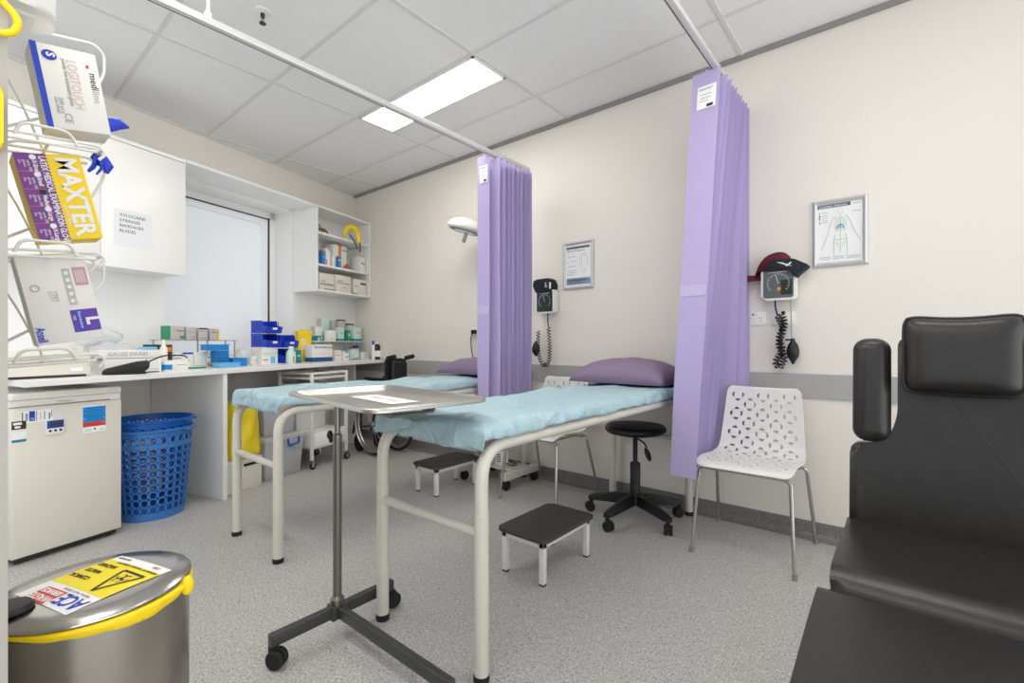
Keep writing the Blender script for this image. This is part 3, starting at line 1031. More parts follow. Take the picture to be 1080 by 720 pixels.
# text reads along -v direction, lines stacked along u
bpy.data.objects.remove(st)
su = Vector((-.0495, .1605, 0)).normalized(); sv = Vector((su.y, -su.x, 0))
def SP(i, j, h=0.0):
    # the sticker follows the slightly domed lid
    p = su * i + sv * j
    d2 = (p - Vector((-.003, .0, 0))).length
    return (p.x - .003, p.y + .001, .6118 - .30 * d2 * d2 + .0006 + h)
HL, HWs = .0805, .079
def sgrid(mb, i0, i1, j0, j1, mi, h=0.0, n=8):
    g_ = [[mb.bm.verts.new(SP(i0 + (i1 - i0) * a_ / n, j0 + (j1 - j0) * b_ / n, h)) for b_ in range(n + 1)] for a_ in range(n + 1)]
    for a_ in range(n):
        for b_ in range(n):
            f = mb.bm.faces.new([g_[a_][b_], g_[a_ + 1][b_], g_[a_ + 1][b_ + 1], g_[a_][b_ + 1]]); f.material_index = mi; f.smooth = True
sk = MB()
sgrid(sk, -HL, HL, -HWs, HWs, 0)
sgrid(sk, -.032, .060, -HWs, HWs, 1, .0004)
sko = sk.build('sticker', ['paper', mat('lemon', (250, 228, 24), .45), 'ink'], lo_, angle=80)
def stext(tx, size, i, j, m, bold=0.0, align='CENTER', sq=1.0, name='lettering'):
    # letters run along su, their top towards -sv
    lt = lettering(tx, size, (0, 0, 0), (1, 0, 0), (0, 1, 0), m, sko, bold, align, name, sq)
    for vt in lt.data.vertices:
        q = SP(i + vt.co.x, j - vt.co.y, .0009 + vt.co.z)
        vt.co = q
    return lt
def stext2(tx, size, i, j, m, bold=0.0, sq=1.0):
    # letters run along -sv, their top towards -su
    lt = lettering(tx, size, (0, 0, 0), (1, 0, 0), (0, 1, 0), m, sko, bold, 'CENTER', 'lettering', sq)
    for vt in lt.data.vertices:
        vt.co = SP(i - vt.co.y, j - vt.co.x, .0009 + vt.co.z)
    return lt
stext2('CLINICAL', .0135, .0, -.046, 'ink', .0003)
stext2('WASTE', .0135, .022, -.046, 'ink', .0003)
stext2('HAZARD', .0135, .044, -.046, 'ink', .0003)
stext2('DISPOSE OF THIS BAG CORRECTLY', .0075, .058, .015, 'ink')
stext2('ACE', .038, -.046, .044, 'royal', .0006, .85)
lg = MB(); sgrid(lg, -.080, -.045, -.052, .008, 0, .0006)
lg.build('logo_block', 'red', sko, angle=80)
stext2('WASTE', .0185, -.064, -.022, 'paper', .0005)
stext2('SERVICE', .014, -.049, -.022, 'paper', .0005)
stext2('MEDICAL  WASTE  SERVICES', .006, -.037, .02, 'greyink')
stext2('24 HOUR', .009, .074, -.05, 'ink')
stext2('1300', .010, .074, .05, 'red')
tg = MB()
tri = [(.040, .006), (.040, .066), (-.026, .036)]
def edge_strip(mb, p, q, w, h):
    d = Vector((q[0] - p[0], q[1] - p[1])); n_ = Vector((-d.y, d.x)).normalized() * w
    K = 6
    for k in range(K):
        a_ = (p[0] + d.x * k / K, p[1] + d.y * k / K); b_ = (p[0] + d.x * (k + 1) / K, p[1] + d.y * (k + 1) / K)
        mb.quad([SP(a_[0] - n_.x, a_[1] - n_.y, h), SP(b_[0] - n_.x, b_[1] - n_.y, h), SP(b_[0] + n_.x, b_[1] + n_.y, h), SP(a_[0] + n_.x, a_[1] + n_.y, h)])
for p_, q_ in zip(tri, tri[1:] + tri[:1]): edge_strip(tg, p_, q_, .0028, .001)
for k in range(3):
    c0 = (.020 + .007 * math.cos(R(180 + 120 * k)), .036 + .007 * math.sin(R(180 + 120 * k)))
    pts = [(c0[0] + .0075 * math.cos(R(180 + 120 * k + 35 + 290 * i / 10)), c0[1] + .0075 * math.sin(R(180 + 120 * k + 35 + 290 * i / 10))) for i in range(11)]
    for p_, q_ in zip(pts, pts[1:]): edge_strip(tg, p_, q_, .0013, .001)
tg.build('hazard_symbol', 'ink', sko)

# ------------------------------------------------------------------ glove box rack on the alcove end wall
GX = -1.55
t = thing('glove_box_rack', 'white wire wall rack of three tilted baskets holding glove boxes', 'rack', (GX, .05, 1.0))
bp = MB()
for x in (-.13, -.02):
    bp.box(x - .012, x + .012, .0, .012, -.02, .80, bev=.002)
bp.build('wall_rail', 'white', t)
def basket(z, dz_out):
    # one tilted basket: long loop arms, inner bottom loop, front guard
    w = MB()
    r = .0034
    x = -.105
    w.tube(fillet([(x, .010, z + .200 + dz_out), (x, .05, z + .240 + dz_out), (x, .198, z + .268 + dz_out), (x, .219, z + .250 + dz_out), (x, .219, z + .195 + dz_out), (x, .180, z + .135)], .014, 5), r, 8)
    w.tube([(x, .180, z + .135), (x, .02, z + .02)], r, 8)
    for x in (.012, -.105):
        w.tube(fillet([(x, .010, z - .012), (x, .19, z + .004), (x, .204, z - .012), (x, .19, z - .03)], .012, 5), r, 8)
        w.tube([(x, .010, z - .026), (x, .185, z - .012)], r, 8)
    for yy, zz in ((.198, .0), (.10, -.018), (.012, -.014)):
        w.tube([(.012, yy, z + zz), (-.105, yy, z + zz)], r, 8)
    w.tube(fillet([(.016, .045, z - .016), (.020, .055, z + .014), (.020, .135, z + .018), (.016, .15, z - .010)], .02, 5), r, 8)
    w.tube(fillet([(-.10, .015, z + .20), (-.10, .06, z + .11), (-.10, .10, z + .0)], .05, 5), .0024, 6)
    w.build('wire_basket', 'white', t)
basket(.528, .042); basket(.262, .030); basket(.012, 0)

def tilted(y_top, z_top, y_bot, z_bot, x):
    """frame of a box face standing in the plane of constant x: e1 runs down the long side, e2 across it"""
    d = Vector((0, y_bot - y_top, z_bot - z_top)); 
    e1 = d.normalized(); e2 = Vector((0, -e1.z, e1.y))
    return Vector((x, y_top, z_top)), e1, e2, d.length
def glove_box(label, y_top, z_top, y_bot, z_bot, w, dep, x, body, draw, mats):
    o, e1, e2, L = tilted(y_top, z_top, y_bot, z_bot, x)
    t = thing('glove_box', label, 'glove box', (x - dep / 2, (y_bot + .06), z_bot), group='glove boxes in the wire rack')
    base = Vector(t.location)
    mtx = Matrix(((e1.x, e2.x, 1, o.x - base.x), (e1.y, e2.y, 0, o.y - base.y), (e1.z, e2.z, 0, o.z - base.z), (0, 0, 0, 1)))
    m = MB(); m.box(0, L, 0, w, -dep, 0, bev=.002, mtx=mtx)
    m.build('carton', body, t)
    def pos(u, v, h=.0006):
        return mtx @ Vector((u * L, v * w, h))
    def rect(u0, u1, v0, v1, m, h=.0006, name='print'):
        k = MB(); k.quad([pos(u0, v0, h), pos(u1, v0, h), pos(u1, v1, h), pos(u0, v1, h)])
        return k.build(name, m, t)
    def text(tx, size, u, v, m, along=True, bold=0.0, h=.0014, align='LEFT', sq=1.0):
        # along: letters run down the long side with their tops towards the outer edge
        q = pos(u, v, h)
        if along: return lettering(tx, size, q, e1, e2, m, t, bold, align, 'lettering', sq)
        return lettering(tx, size, q, e2, -e1, m, t, bold, align, 'lettering', sq)
    draw(rect, text, t, pos, mtx)
    return t
def d1(rect, text, t, pos, mtx):
    rect(0, 1, 0, .10, 'royal', name='blue_edge')
    k = MB(); k.prism([tuple((pos(.13, .26) + (pos(.13 + .06 * c, .26 + .115 * s) - pos(.13, .26)))[1:]) for c, s in [(math.cos(R(a)), math.sin(R(a))) for a in range(0, 360, 20)]], 0, .0005,
                      mtx=Matrix(((0, 0, 1, pos(0, 0).x), (1, 0, 0, 0), (0, 1, 0, 0), (0, 0, 0, 1))))
    k.build('size_badge', 'royal', t)
    text('S', .021, .10, .22, 'paper', bold=.0008, h=.002)
    text('LOGITOUCH', .027, .14, .50, mat('pale_rose', (226, 200, 198), .7), sq=.72)
    text('powder free examination gloves', .012, .14, .43, 'greyink', sq=.7)
    text('medi', .021, .25, .83, 'ink'); text('line', .021, .47, .83, 'cardg')
    text('200 pcs', .012, .62, .26, 'greyink'); text('size small', .010, .62, .20, 'greyink'); text('CE', .020, .80, .30, 'greyink')
    rect(.16, .20, .80, .85, 'red')
glove_box('white glove box with blue edge in the top basket of the wire rack', .118, 1.742, .150, 1.552, .118, .085, GX, 'card', d1, None)
def d2(rect, text, t, pos, mtx):
    rect(0, 1, 0, .46, 'purple', name='purple_panel')
    rect(0, 1, .46, 1, 'yellow', name='yellow_panel')
    k = MB()
    n = 26
    for i in range(n):
        k.quad([pos(i / n, .455, .0009), pos((i + 1) / n, .455, .0009), pos((i + .5) / n, .485, .0009), pos((i + .5) / n, .485, .0009)] [:3])
    k.build('zigzag_edge', 'purple', t)
    text('MAXTER', .054, .03, .60, 'paper', bold=.0016, sq=.88)
    text('LATEX MEDICAL EXAMINATION GLOVES', .0155, .03, .36, 'paper', bold=.0004, sq=.72)
    text('powder free', .009, .60, .52, 'paper')
    for i, s in enumerate(('X-Small', 'Small', 'Medium', 'Large', 'X-Large')):
        u = .02 + .198 * i
        text(s, .0115, u + .06, .25, 'paper', bold=.0003, sq=.8)
        text('extra 100', .008, u + .06, .17, 'paper', sq=.8); text('gloves', .008, u + .06, .11, 'paper', sq=.8); text('size', .007, u + .06, .05, 'paper', sq=.8)
        c = pos(u + .025, .27, .0012)
        b = MB(); b.lathe([(0, 0), (.006, 0), (.006, .0005), (0, .0005)], 16, mtx=Matrix.Translation(c) @ Matrix.Rotation(R(90), 4, 'Y'))
        b.build('size_dot', 'ink' if i == 2 else 'paper', t)
        if i: rect(u - .012, u - .007, 0, .33, 'orange', h=.001)
glove_box('yellow and purple glove box in the middle basket of the wire rack', .092, 1.474, .137, 1.281, .116, .085, GX, 'yellow', d2, None)
def d3(rect, text, t, pos, mtx):
    rect(.16, .58, .60, .72, 'cardg', name='icon_strip')
    for i in range(5):
        rect(.19 + .08 * i, .23 + .08 * i, .63, .69, 'paper', h=.001)
    rect(.15, .36, .76, .96, 'pink', name='pink_panel')
    for i in range(5): rect(.18, .33, .79 + .03 * i, .80 + .03 * i, 'paper', h=.001)
    rect(.64, .90, .74, 1.0 - .02, 'violet', name='size_panel')
    rect(.64, .90, .65, .74, 'royal'); rect(.64, .90, .57, .65, 'violet')
    text('L', .036, .735, .79, 'paper', bold=.0016)
    text('Examination', .0085, .66, .68, 'paper'); text('100', .008, .70, .595, 'paper')
    text('Ansell', .023, .80, .03, 'royal', bold=.0006, sq=.62)
    text('2797', .022, .40, .34, 'cardg', sq=.6)
    k = MB(); k.tube([pos(.36 + .035 * math.cos(R(a)), .17 + .06 * math.sin(R(a)), .001) for a in range(0, 360, 24)], .0008, 6, closed=True); k.build('mark', 'greyink', t)
glove_box('off-white glove box with violet size panel in the lowest basket of the rack', .094, 1.238, .134, 1.034, .122, .085, GX, 'card', d3, None)
# gloves sticking out of the top box
t = thing('glove_tuft', 'blue disposable gloves sticking out of the top glove box', 'gloves', (GX - .05, .256, 1.60))
for (pts, rad) in (([(0, -.012, .0), (0, .012, .015), (.01, .035, .020), (.02, .052, .014)], [.016, .02, .014, .002]),
                   ([(.0, -.02, -.075), (0.0, .0, -.085), (.005, .012, -.098), (.0, .008, -.115)], [.008, .018, .012, .005]),
                   ([(.01, -.008, -.085), (.02, -.004, -.11), (.02, -.014, -.128)], [.008, .007, .004]),
                   ([(.01, -.012, -.085), (.02, -.02, -.11), (.02, -.03, -.125)], [.008, .007, .004])):
    g = MB(); g.tube(pts, rad, 9, flat=.5); g.build('glove', 'glove', t)
# white wall dispenser above the rack
t = thing('wall_dispenser', 'white rounded dispenser cut by the top edge above the wire rack', 'dispenser', (GX - .02, .05, 1.79))
m = MB(); m.prism([(p[0], p[1]) for p in roundpoly([(-.08, 0), (.06, 0), (.06, .115), (-.08, .115)], .05, 8)], .012, .26, bev=.012, seg=3); m.build('cover', 'white', t, angle=60)
m = MB(); m.box(-.05, .03, .01, .08, 0, .014, bev=.004); m.build('nozzle', 'white', t)
# yellow strap hanging on the end of the wall
t = thing('yellow_strap', 'yellow plastic strap loop hanging on the wall end at the left edge', 'strap', (-.878, .03, 1.28))
m = MB(); m.tube(fillet([(.006, -.02, .20), (.006, .005, .20), (.006, .030, .175), (.006, .022, .152), (.006, -.002, .150)], .012, 6), .0042, 10); m.build('loop', 'yellow', t)
m = MB(); m.prism(roundpoly([(-.02, .0), (.0145, .0), (.0145, .085), (-.02, .085)], .012, 6), .0, .012, bev=.004, mtx=toYZ); m.build('tag', 'yellow', t)
m = MB(); m.tube([(.006, -.005, .08), (.006, -.003, .155)], .006, 8); m.build('strap', 'yellow', t)

# ------------------------------------------------------------------ wall cabinet, notice, bridging board, open shelf
def wthing(name, label, cat, s, q, z, group=None, turn=0.0):
    return thing(name, label, cat, W(s, q, z), WR + R(turn), group)
CQ = .313
CABL = 3.02
t = wthing('wall_cabinet', 'white wall cabinet over the bench left of the window', 'cabinet', 2.043, 0, 1.53)
# local: x 0 .. -length towards the camera, y 0 .. -CQ out of the wall
c = MB()
c.box(-(CABL - 2.043), 0, -CQ + .020, -.0045, 0.0, .825)
c.box(-(CABL - 2.043), 0, -CQ, -.0045, .802, .825)
c.build('body', 'lam', t)
for (a_, b_) in ((-.506, -.004), (-.972, -.509)):
    d = MB(); d.box(a_, b_, -CQ, -CQ + .0185, -.004, .797, bev=.0012); d.build('door', 'lam', t)
t = wthing('notice_sheet', 'white paper notice with four typed lines taped to the wall cabinet door', 'notice', 2.375, CQ, 1.665)
m = MB(); m.box(-.108, .108, -.0012, -.0002, 0, .235); m.build('sheet', mat('plain_paper', (233, 234, 236), .8), t)
for i, s in enumerate(('XYLOCAINE', 'SYRINGES', 'BANDAGES', 'BLADES')):
    lettering(s, .027, (-.078, -.0016, .190 - .033 * i), (1, 0, 0), (0, 0, 1), 'ink', t)
t = wthing('bridging_board', 'white board bridging the window recess between wall cabinet and open shelf', 'board', 1.447, 0, 2.338)
m = MB(); m.box(-.592, .592, -CQ, -.0005, 0.003, .022); m.build('panel', 'lam', t)
t = wthing('open_shelf', 'white open wall shelf unit with three levels in the corner right of the window', 'shelf', .851, 0, 1.545)
SW = .851 - .094
m = MB()
m.box(0, .018, -CQ, -.0045, 0, .818); m.box(SW - .018, SW, -CQ, -.0045, 0, .818)
m.box(.018, SW - .018, -CQ, -.0045, .80, .818); m.box(.018, SW - .018, -CQ, -.0045, 0, .018)
m.build('carcass', 'lam', t)
m = MB(); m.box(.018, SW - .018, -.012, -.0045, .018, .80); m.build('back_panel', 'wallw', t)
for z in (.246, .552):
    m = MB(); m.box(.0185, SW - .0185, -CQ + .004, -.012, z, z + .018, bev=.001); m.build('shelf_board', 'lam', t)

# ------------------------------------------------------------------ generic supplies
BZ = .872
GB = 'medical supply boxes on the bench'
def kf(s): return .93 - .24 * (s - .7)
def carton(label, s0, s1, dq, q, z0, z1, body='card', bands=(), text=None, group=GB, name='supply_box', cat='box', lid=None):
    """a carton facing out of the bench wall; s0..s1 is the sight span of its front and near side together"""
    w = max(.03, (s1 - s0) - kf((s0 + s1) / 2) * dq)
    h = z1 - z0
    t = wthing(name, label, cat, s0 + w / 2, q, z0, group)
    m = MB(); m.box(-w / 2, w / 2, 0, dq, 0, h, bev=.0015); m.build('carton', body, t)
    for (x0, x1, a0, a1, mt) in bands:
        k = MB()
        k.box(-w / 2 + w * x0 - (.0008 if x0 == 0 else 0), -w / 2 + w * x1 + (.0008 if x1 == 1 else 0), -.0009, (dq + .0005) if (x0 == 0 or x1 == 1) and (x1 - x0 < .35 or x1 - x0 > .98) else .001, h * a0, h * a1)
        k.build('printed_band', mt, t)
    k = MB()
    k.box(-w / 2 + .004, w / 2 - .004, dq * .48, dq * .52, h - .0002, h + .0006)
    k.build('lid_seam', 'cardg', t)
    if text:
        for (tx, sz, x, z, mt) in text:
            lettering(tx, sz, (-w / 2 + w * x, -.0016, h * z), (1, 0, 0), (0, 0, 1), mt, t)
    return t

# contents of the open shelf
GS = 'supply boxes on the open shelf'
z1_, z2_, z3_ = 1.5635, 1.8095, 2.1155
carton('cream carton at the left of the lowest level of the open shelf', .60, .835, .05, .285, z1_, 1.728, 'kraft', ((.05, .95, .30, .42, 'greyink'), (.3, .95, .06, .10, 'ink')), (('ooo', .03, .1, .5, 'ink'),), GS)
carton('cream carton in the middle of the lowest level of the open shelf', .365, .63, .05, .285, z1_, 1.738, 'kraft', ((.05, .9, .5, .56, 'greyink'),), (('Latex', .032, .1, .62, 'ink'), ('size M', .024, .4, .25, 'greyink')), GS)
carton('cream carton at the right of the lowest level of the open shelf', .13, .375, .05, .285, z1_, 1.728, 'kraft', ((.5, .95, .68, .80, 'ink'), (0, .25, .0, .07, 'ink')), (('kit', .03, .1, .5, 'ink'),), GS)
carton('blue fronted narrow box on the middle level of the open shelf', .722, .790, .045, .285, z2_, 1.955, 'sky', ((0, 1, .9, 1, 'orange'),), (('gel', .022, .2, .5, 'paper'),), GS)
t = wthing('binder_box', 'white arched magazine box with an orange stripe on the middle level of the open shelf', 'box', .672, .275, z2_, GS)
m = MB(); m.prism(roundpoly([(-.028, 0), (.028, 0), (.028, .135), (-.012, .175), (-.028, .165)], .02, 5), 0, .12, bev=.002, mtx=Matrix(((1, 0, 0, 0), (0, 0, 1, 0), (0, 1, 0, 0), (0, 0, 0, 1)))); m.build('case', 'card', t)
m = MB(); m.box(-.028, -.012, -.001, .0, .005, .06); m.build('stripe', 'orange', t)
carton('large white box with an orange end stripe on the middle level of the open shelf', .340, .640, .12, .20, z2_, 2.062, 'card', ((.36, .58, 0, 1, 'orange'),), (('catheter', .026, .62, .8, 'ink'),), GS)
carton('small white box in front of the large striped box on the open shelf', .590, .640, .03, .285, z2_, 1.915, 'card', (), None, GS)
carton('small cyan box in front of the orange stripe on the open shelf', .522, .580, .03, .29, z2_, 1.925, 'sky', ((.1, .9, .6, .7, 'paper'),), None, GS)
carton('white box with black marks at the right of the middle level of the open shelf', .135, .335, .12, .27, z2_, 1.985, 'card', ((.2, .4, .55, .65, 'ink'), (.6, .85, .5, .6, 'ink'), (0, .9, .98, 1, 'ink')), None, GS)
t = wthing('packet', 'orange brown wedge shaped packet leaning on the middle level of the open shelf', 'packet', .44, .285, z2_)
m = MB(); m.prism([(-.05, 0), (.04, 0), (.05, .045), (.03, .06)], 0, .02, bev=.002, mtx=Matrix(((1, 0, 0, 0), (0, 0, 1, 0), (0, 1, 0, 0), (0, 0, 0, 1)))); m.build('sleeve', mat('rust', (176, 96, 40), .5), t)
# top level: dark straps, yellow strap harness, flat packs
t = wthing('strap_bundle', 'tangle of dark brown straps at the left of the top shelf level', 'straps', .71, .24, z3_)
for k in range(7):
    m = MB(); a_ = random.uniform(-.08, .06)
    pts = [(a_ - .02, random.uniform(0, .1), .012 + .01 * (k % 3)), (a_, .02, .03 + .012 * k), (a_ + .05, .01 + .01 * k, .05 + .006 * k), (a_ + .09, .03, .02 + .008 * k)]
    m.tube(fillet(pts, .03, 4), .008, 7, flat=.4); m.build('strap', 'brown' if k % 3 else mat('olive_strap', (150, 120, 40), .6), t)
t = wthing('yellow_harness', 'yellow curved strap with grey cords hanging over the edge of the top shelf level', 'strap', .36, .29, z3_)
m = MB(); m.tube(fillet([(-.10, .02, .03), (-.085, -.01, .11), (-.01, -.02, .155), (.06, -.03, .10), (.055, -.045, -.01)], .06, 8), [.020] + [.026] * 25 + [.018], 10, flat=.55); m.build('pad', 'yellow', t)
m = MB(); m.tube(fillet([(-.03, .0, .06), (-.01, -.034, .01), (.04, -.044, -.09)], .03, 5), .006, 8); m.tube(fillet([(.09, .0, .06), (.085, -.036, .01), (.075, -.044, -.11)], .03, 5), .006, 8); m.build('cord', 'gun', t)
m = MB(); m.ball((.04, -.044, -.09), .012); m.ball((.075, -.044, -.11), .012); m.build('cord_end', 'orange', t)
carton('flat pale pack on the right of the top shelf level', .12, .30, .08, .26, z3_, 2.14, 'mint', ((.05, .9, .3, .6, 'greyink'),), None, GS, 'flat_pack', 'pack')
carton('thin white pack lying on top of the pale pack on the top shelf level', .14, .28, .07, .26, 2.141, 2.16, 'card', (), None, GS, 'flat_pack', 'pack')

# ------------------------------------------------------------------ the bench
wt = bpy.data.objects.new('wall_bench', None); link(wt)
wt.location = W(1.5, 0, 0); props(wt, 'long white laminate bench on upright panels along the left wall', 'bench')
def fq(s): return .548 + .125 * s
m = MB()
top = [W(.005, .0045), W(.165, .567), W(3.13, fq(3.13)), W(3.04, .0045)]
# inside the window niche the top runs on as a sill
m.prism([tuple((p - W(1.5, 0))[:2]) for p in top], BZ - .030, BZ, bev=.002, seg=1)
m.build('top', 'lam', wt)
for s, lab, q1 in ((2.09, 'white upright panel under the bench beside the blue baskets', fq(2.09) - .012), (.80, 'x', .30), (.36, 'x', .33)):
    mp = Matrix.Translation(-wt.location) @ WM(s)
    m = MB(); m.box(-.014, .014, -q1, -.013, .002, BZ - .031, bev=.001, mtx=mp); pb = m.build('upright_panel', 'lamg', wt)
    m = MB(); m.box(-.0145, .0145, -q1 - .002, -q1 + .0005, .002, BZ - .031, mtx=mp); m.build('edging', 'lam', pb)

# fridge
FS0, FS1, FQ0, FQ1, FH = 2.685, 3.085, .30, .805, .808
t = wthing('bar_fridge', 'small white bar fridge with stickers under the bench', 'fridge', FS0, FQ1, 0)
fw = .44
m = MB(); m.box(-fw, 0, .042, .50, .03, FH - .035, bev=.004); m.build('cabinet', 'fridge', t)
m = MB(); m.box(-fw, 0, .0, .50, FH - .034, FH, bev=.006); m.build('top', 'fridget', t)
dr = MB(); dr.box(-fw, 0, 0, .039, .034, FH - .070, bev=.006); dro = dr.build('door', 'fridge', t)
m = MB(); m.box(-fw, 0, .012, .04, FH - .069, FH - .036); m.build('handle_recess', 'fridget', t)
m = MB(); m.box(-fw, -.05, .008, .04, FH - .071, FH - .064); m.build('handle_strip', 'chrome', t)
m = MB(); m.box(-fw + .02, -.01, .03, .48, .008, .03); m.build('plinth', 'dark', t)
for x in (-fw + .04, -.04):
    for y_ in (.05, .45):
        m = MB(); m.lathe([(0, 0), (.016, 0), (.016, .012), (0, .012)], 14, c=(x, y_, 0)); m.build('foot', 'dark', t)
lettering('Refrigerator', .012, (-.27, .0075, FH - .056), (1, 0, 0), (0, 0, 1), 'greyink', t)
GF = 'stickers on the fridge door'
def fsticker(label, x0, x1, z0, z1, base, marks, cat='sticker'):
    t = wthing('sticker', label, cat, FS0 - (x0 + x1) / 2, FQ1, z0, GF)
    w = (x1 - x0) / 2
    m = MB(); m.box(-w, w, -.0012, -.0001, 0, z1 - z0); m.build('label', base, t)
    for (a0, a1, b0, b1, mt) in marks:
        k = MB(); k.quad([(-w + 2 * w * a0, -.0016, (z1 - z0) * b0), (-w + 2 * w * a1, -.0016, (z1 - z0) * b0), (-w + 2 * w * a1, -.0016, (z1 - z0) * b1), (-w + 2 * w * a0, -.0016, (z1 - z0) * b1)]); k.build('print', mt, t)
    return t
bs = fsticker('blue, red and white rectangular sticker on the right of the fridge door', -.172, -.074, .578, .718, 'paper',
         ((0, 1, .40, .96, 'sky'), (0, 1, .22, .40, 'red'), (.06, .12, .85, .90, 'paper'), (.06, .12, .72, .77, 'paper'), (.06, .12, .50, .55, 'paper'), (.82, .95, .74, .80, 'paper'), (.84, .94, .50, .57, 'paper'), (.2, .7, .60, .63, 'skyl'), (.2, .8, .29, .31, 'pink'), (.8, .95, .30, .37, 'paper'), (.1, .38, .05, .14, 'mint'), (.48, .55, .09, .16, 'ink'), (.75, .92, .07, .1, 'greyink')))
fsticker('small white label strip with a blue square at the top of the fridge door', -.405, -.29, .665, .722, 'paper',
         ((.24, .42, .12, .95, 'royal'), (.02, .05, .1, .9, 'ink'), (.12, .20, .2, .8, 'greyink'), (.27, .39, .2, .4, 'paper'), (.46, .48, .1, .9, 'ink'), (.58, .6, .2, .8, 'greyink'), (.70, .74, .15, .85, 'greyink'), (.86, .9, .15, .7, 'ink'), (.94, .97, .3, .95, 'greyink')))
fsticker('dark label at the left edge of the fridge door', -.438, -.388, .640, .678, mat('umber', (58, 46, 38), .6), ((.1, .7, .55, .85, 'paper'), (.2, .6, .15, .4, 'paper')))
fsticker('white label with a cyan base line at the left edge of the fridge door', -.438, -.388, .580, .628, 'paper', ((0, 1, 0, .25, 'teal'),))
t = wthing('fridge_timer', 'small blue and white digital thermometer stuck on the fridge door', 'thermometer', FS0 + .285, FQ1, .595)
m = MB(); m.box(-.034, .034, -.012, -.0002, 0, .072, bev=.004); m.build('case', 'white', t)
m = MB(); m.box(-.032, .032, -.0135, -.010, .032, .070, bev=.002); m.build('bezel', 'royal', t)
m = MB(); m.box(-.022, .026, -.0145, -.012, .040, .064); m.build('display', 'screen', t)
for x in (-.020, 0, .020):
    m = MB(); m.lathe([(0, 0), (.006, 0), (.005, .003), (0, .003)], 14, mtx=Matrix.Translation((x, -.0115, .020)) @ Matrix.Rotation(R(90), 4, 'X')); m.build('button', 'navy', t)

# ------------------------------------------------------------------ nested laundry baskets
def laundry_basket(label, mt, z0, h, r0, r1, name='laundry_basket'):
    t = wthing(name, label, 'basket', 2.43, .62, z0, 'nested blue baskets')
    bm = bmesh.new()
    seg = 26
    rows = 9
    def rad(z): return r0 + (r1 - r0) * (z / h) ** .9
    # lattice wall: oval windows cut as a grid of bars
    zs = [.0]
    body0, body1 = .045, h * .80
    step = (body1 - body0) / rows
    def pt(a, z, off=0.0): 
        r_ = rad(z) + off
        return bm.verts.new((r_ * math.cos(a), r_ * math.sin(a), z))
    cell = 2 * math.pi / seg
    def ringband(za, zb):
        a_ = [pt(cell * k, za) for k in range(seg)]; b_ = [pt(cell * k, zb) for k in range(seg)]
        for k in range(seg):
            bm.faces.new([a_[k], a_[(k + 1) % seg], b_[(k + 1) % seg], b_[k]])
    ringband(0, body0)
    ringband(body1, h * .845); ringband(h * .93, h)
    def windows(za, zb, w):
        for k in range(seg):
            a0, a1 = cell * k, cell * (k + 1)
            zm = (za + zb) / 2; hz = (zb - za) / 2
            outer = []
            inner = []
            n = 12
            for i in range(n):
                th = 2 * math.pi * i / n
                c_, s_ = math.cos(th), math.sin(th)
                m_ = max(abs(c_), abs(s_))
                outer.append(pt((a0 + a1) / 2 + cell / 2 * c_ / m_, zm + hz * s_ / m_))
                f_ = (abs(c_) ** 4 + abs(s_) ** 4) ** -.25
                inner.append(pt((a0 + a1) / 2 + cell / 2 * w * c_ * f_, zm + hz * .84 * s_ * f_))
            for i in range(n):
                bm.faces.new([outer[i], outer[(i + 1) % n], inner[(i + 1) % n], inner[i]])
    for r_ in range(rows):
        windows(body0 + step * r_, body0 + step * (r_ + 1), .70)
    seg_keep = seg
    windows(h * .845, h * .93, .5)
    bmesh.ops.remove_doubles(bm, verts=bm.verts, dist=.0004)
    bmesh.ops.recalc_face_normals(bm, faces=bm.faces)
    for f in bm.faces: f.smooth = True
    me = bpy.data.meshes.new('lattice_wall'); bm.to_mesh(me); bm.free(); me.materials.append(M[mt])
    o = link(bpy.data.objects.new('lattice_wall', me), t)
    s_ = o.modifiers.new('thickness', 'SOLIDIFY'); s_.thickness = .003; s_.offset = 0
    es = o.modifiers.new('crisp_rims', 'EDGE_SPLIT'); es.split_angle = R(40)
    m = MB(); m.lathe([(0, .002), (r0, .002), (r0, .006), (0, .006)], 40); m.build('bottom', mt, t)
    m = MB(); m.lathe([(r1 - .002, h - .016), (r1 + .012, h - .012), (r1 + .014, h - .004), (r1 + .008, h), (r1 - .002, h)], 48); m.build('rim', mt, t)
    for a_ in (R(-60), R(120)):
        m = MB(); m.box(r1 + .006, r1 + .030, -.05, .05, h - .016, h - .004, bev=.004, mtx=Matrix.Rotation(a_, 4, 'Z')); m.build('handle', mt, t)
    return t
laundry_basket('blue lattice laundry basket standing on the floor beside the fridge, the outer one', 'basket', 0, .535, .160, .205)
laundry_basket('brighter blue laundry basket nested inside another, only its rim showing', 'basket2', .045, .545, .154, .204)

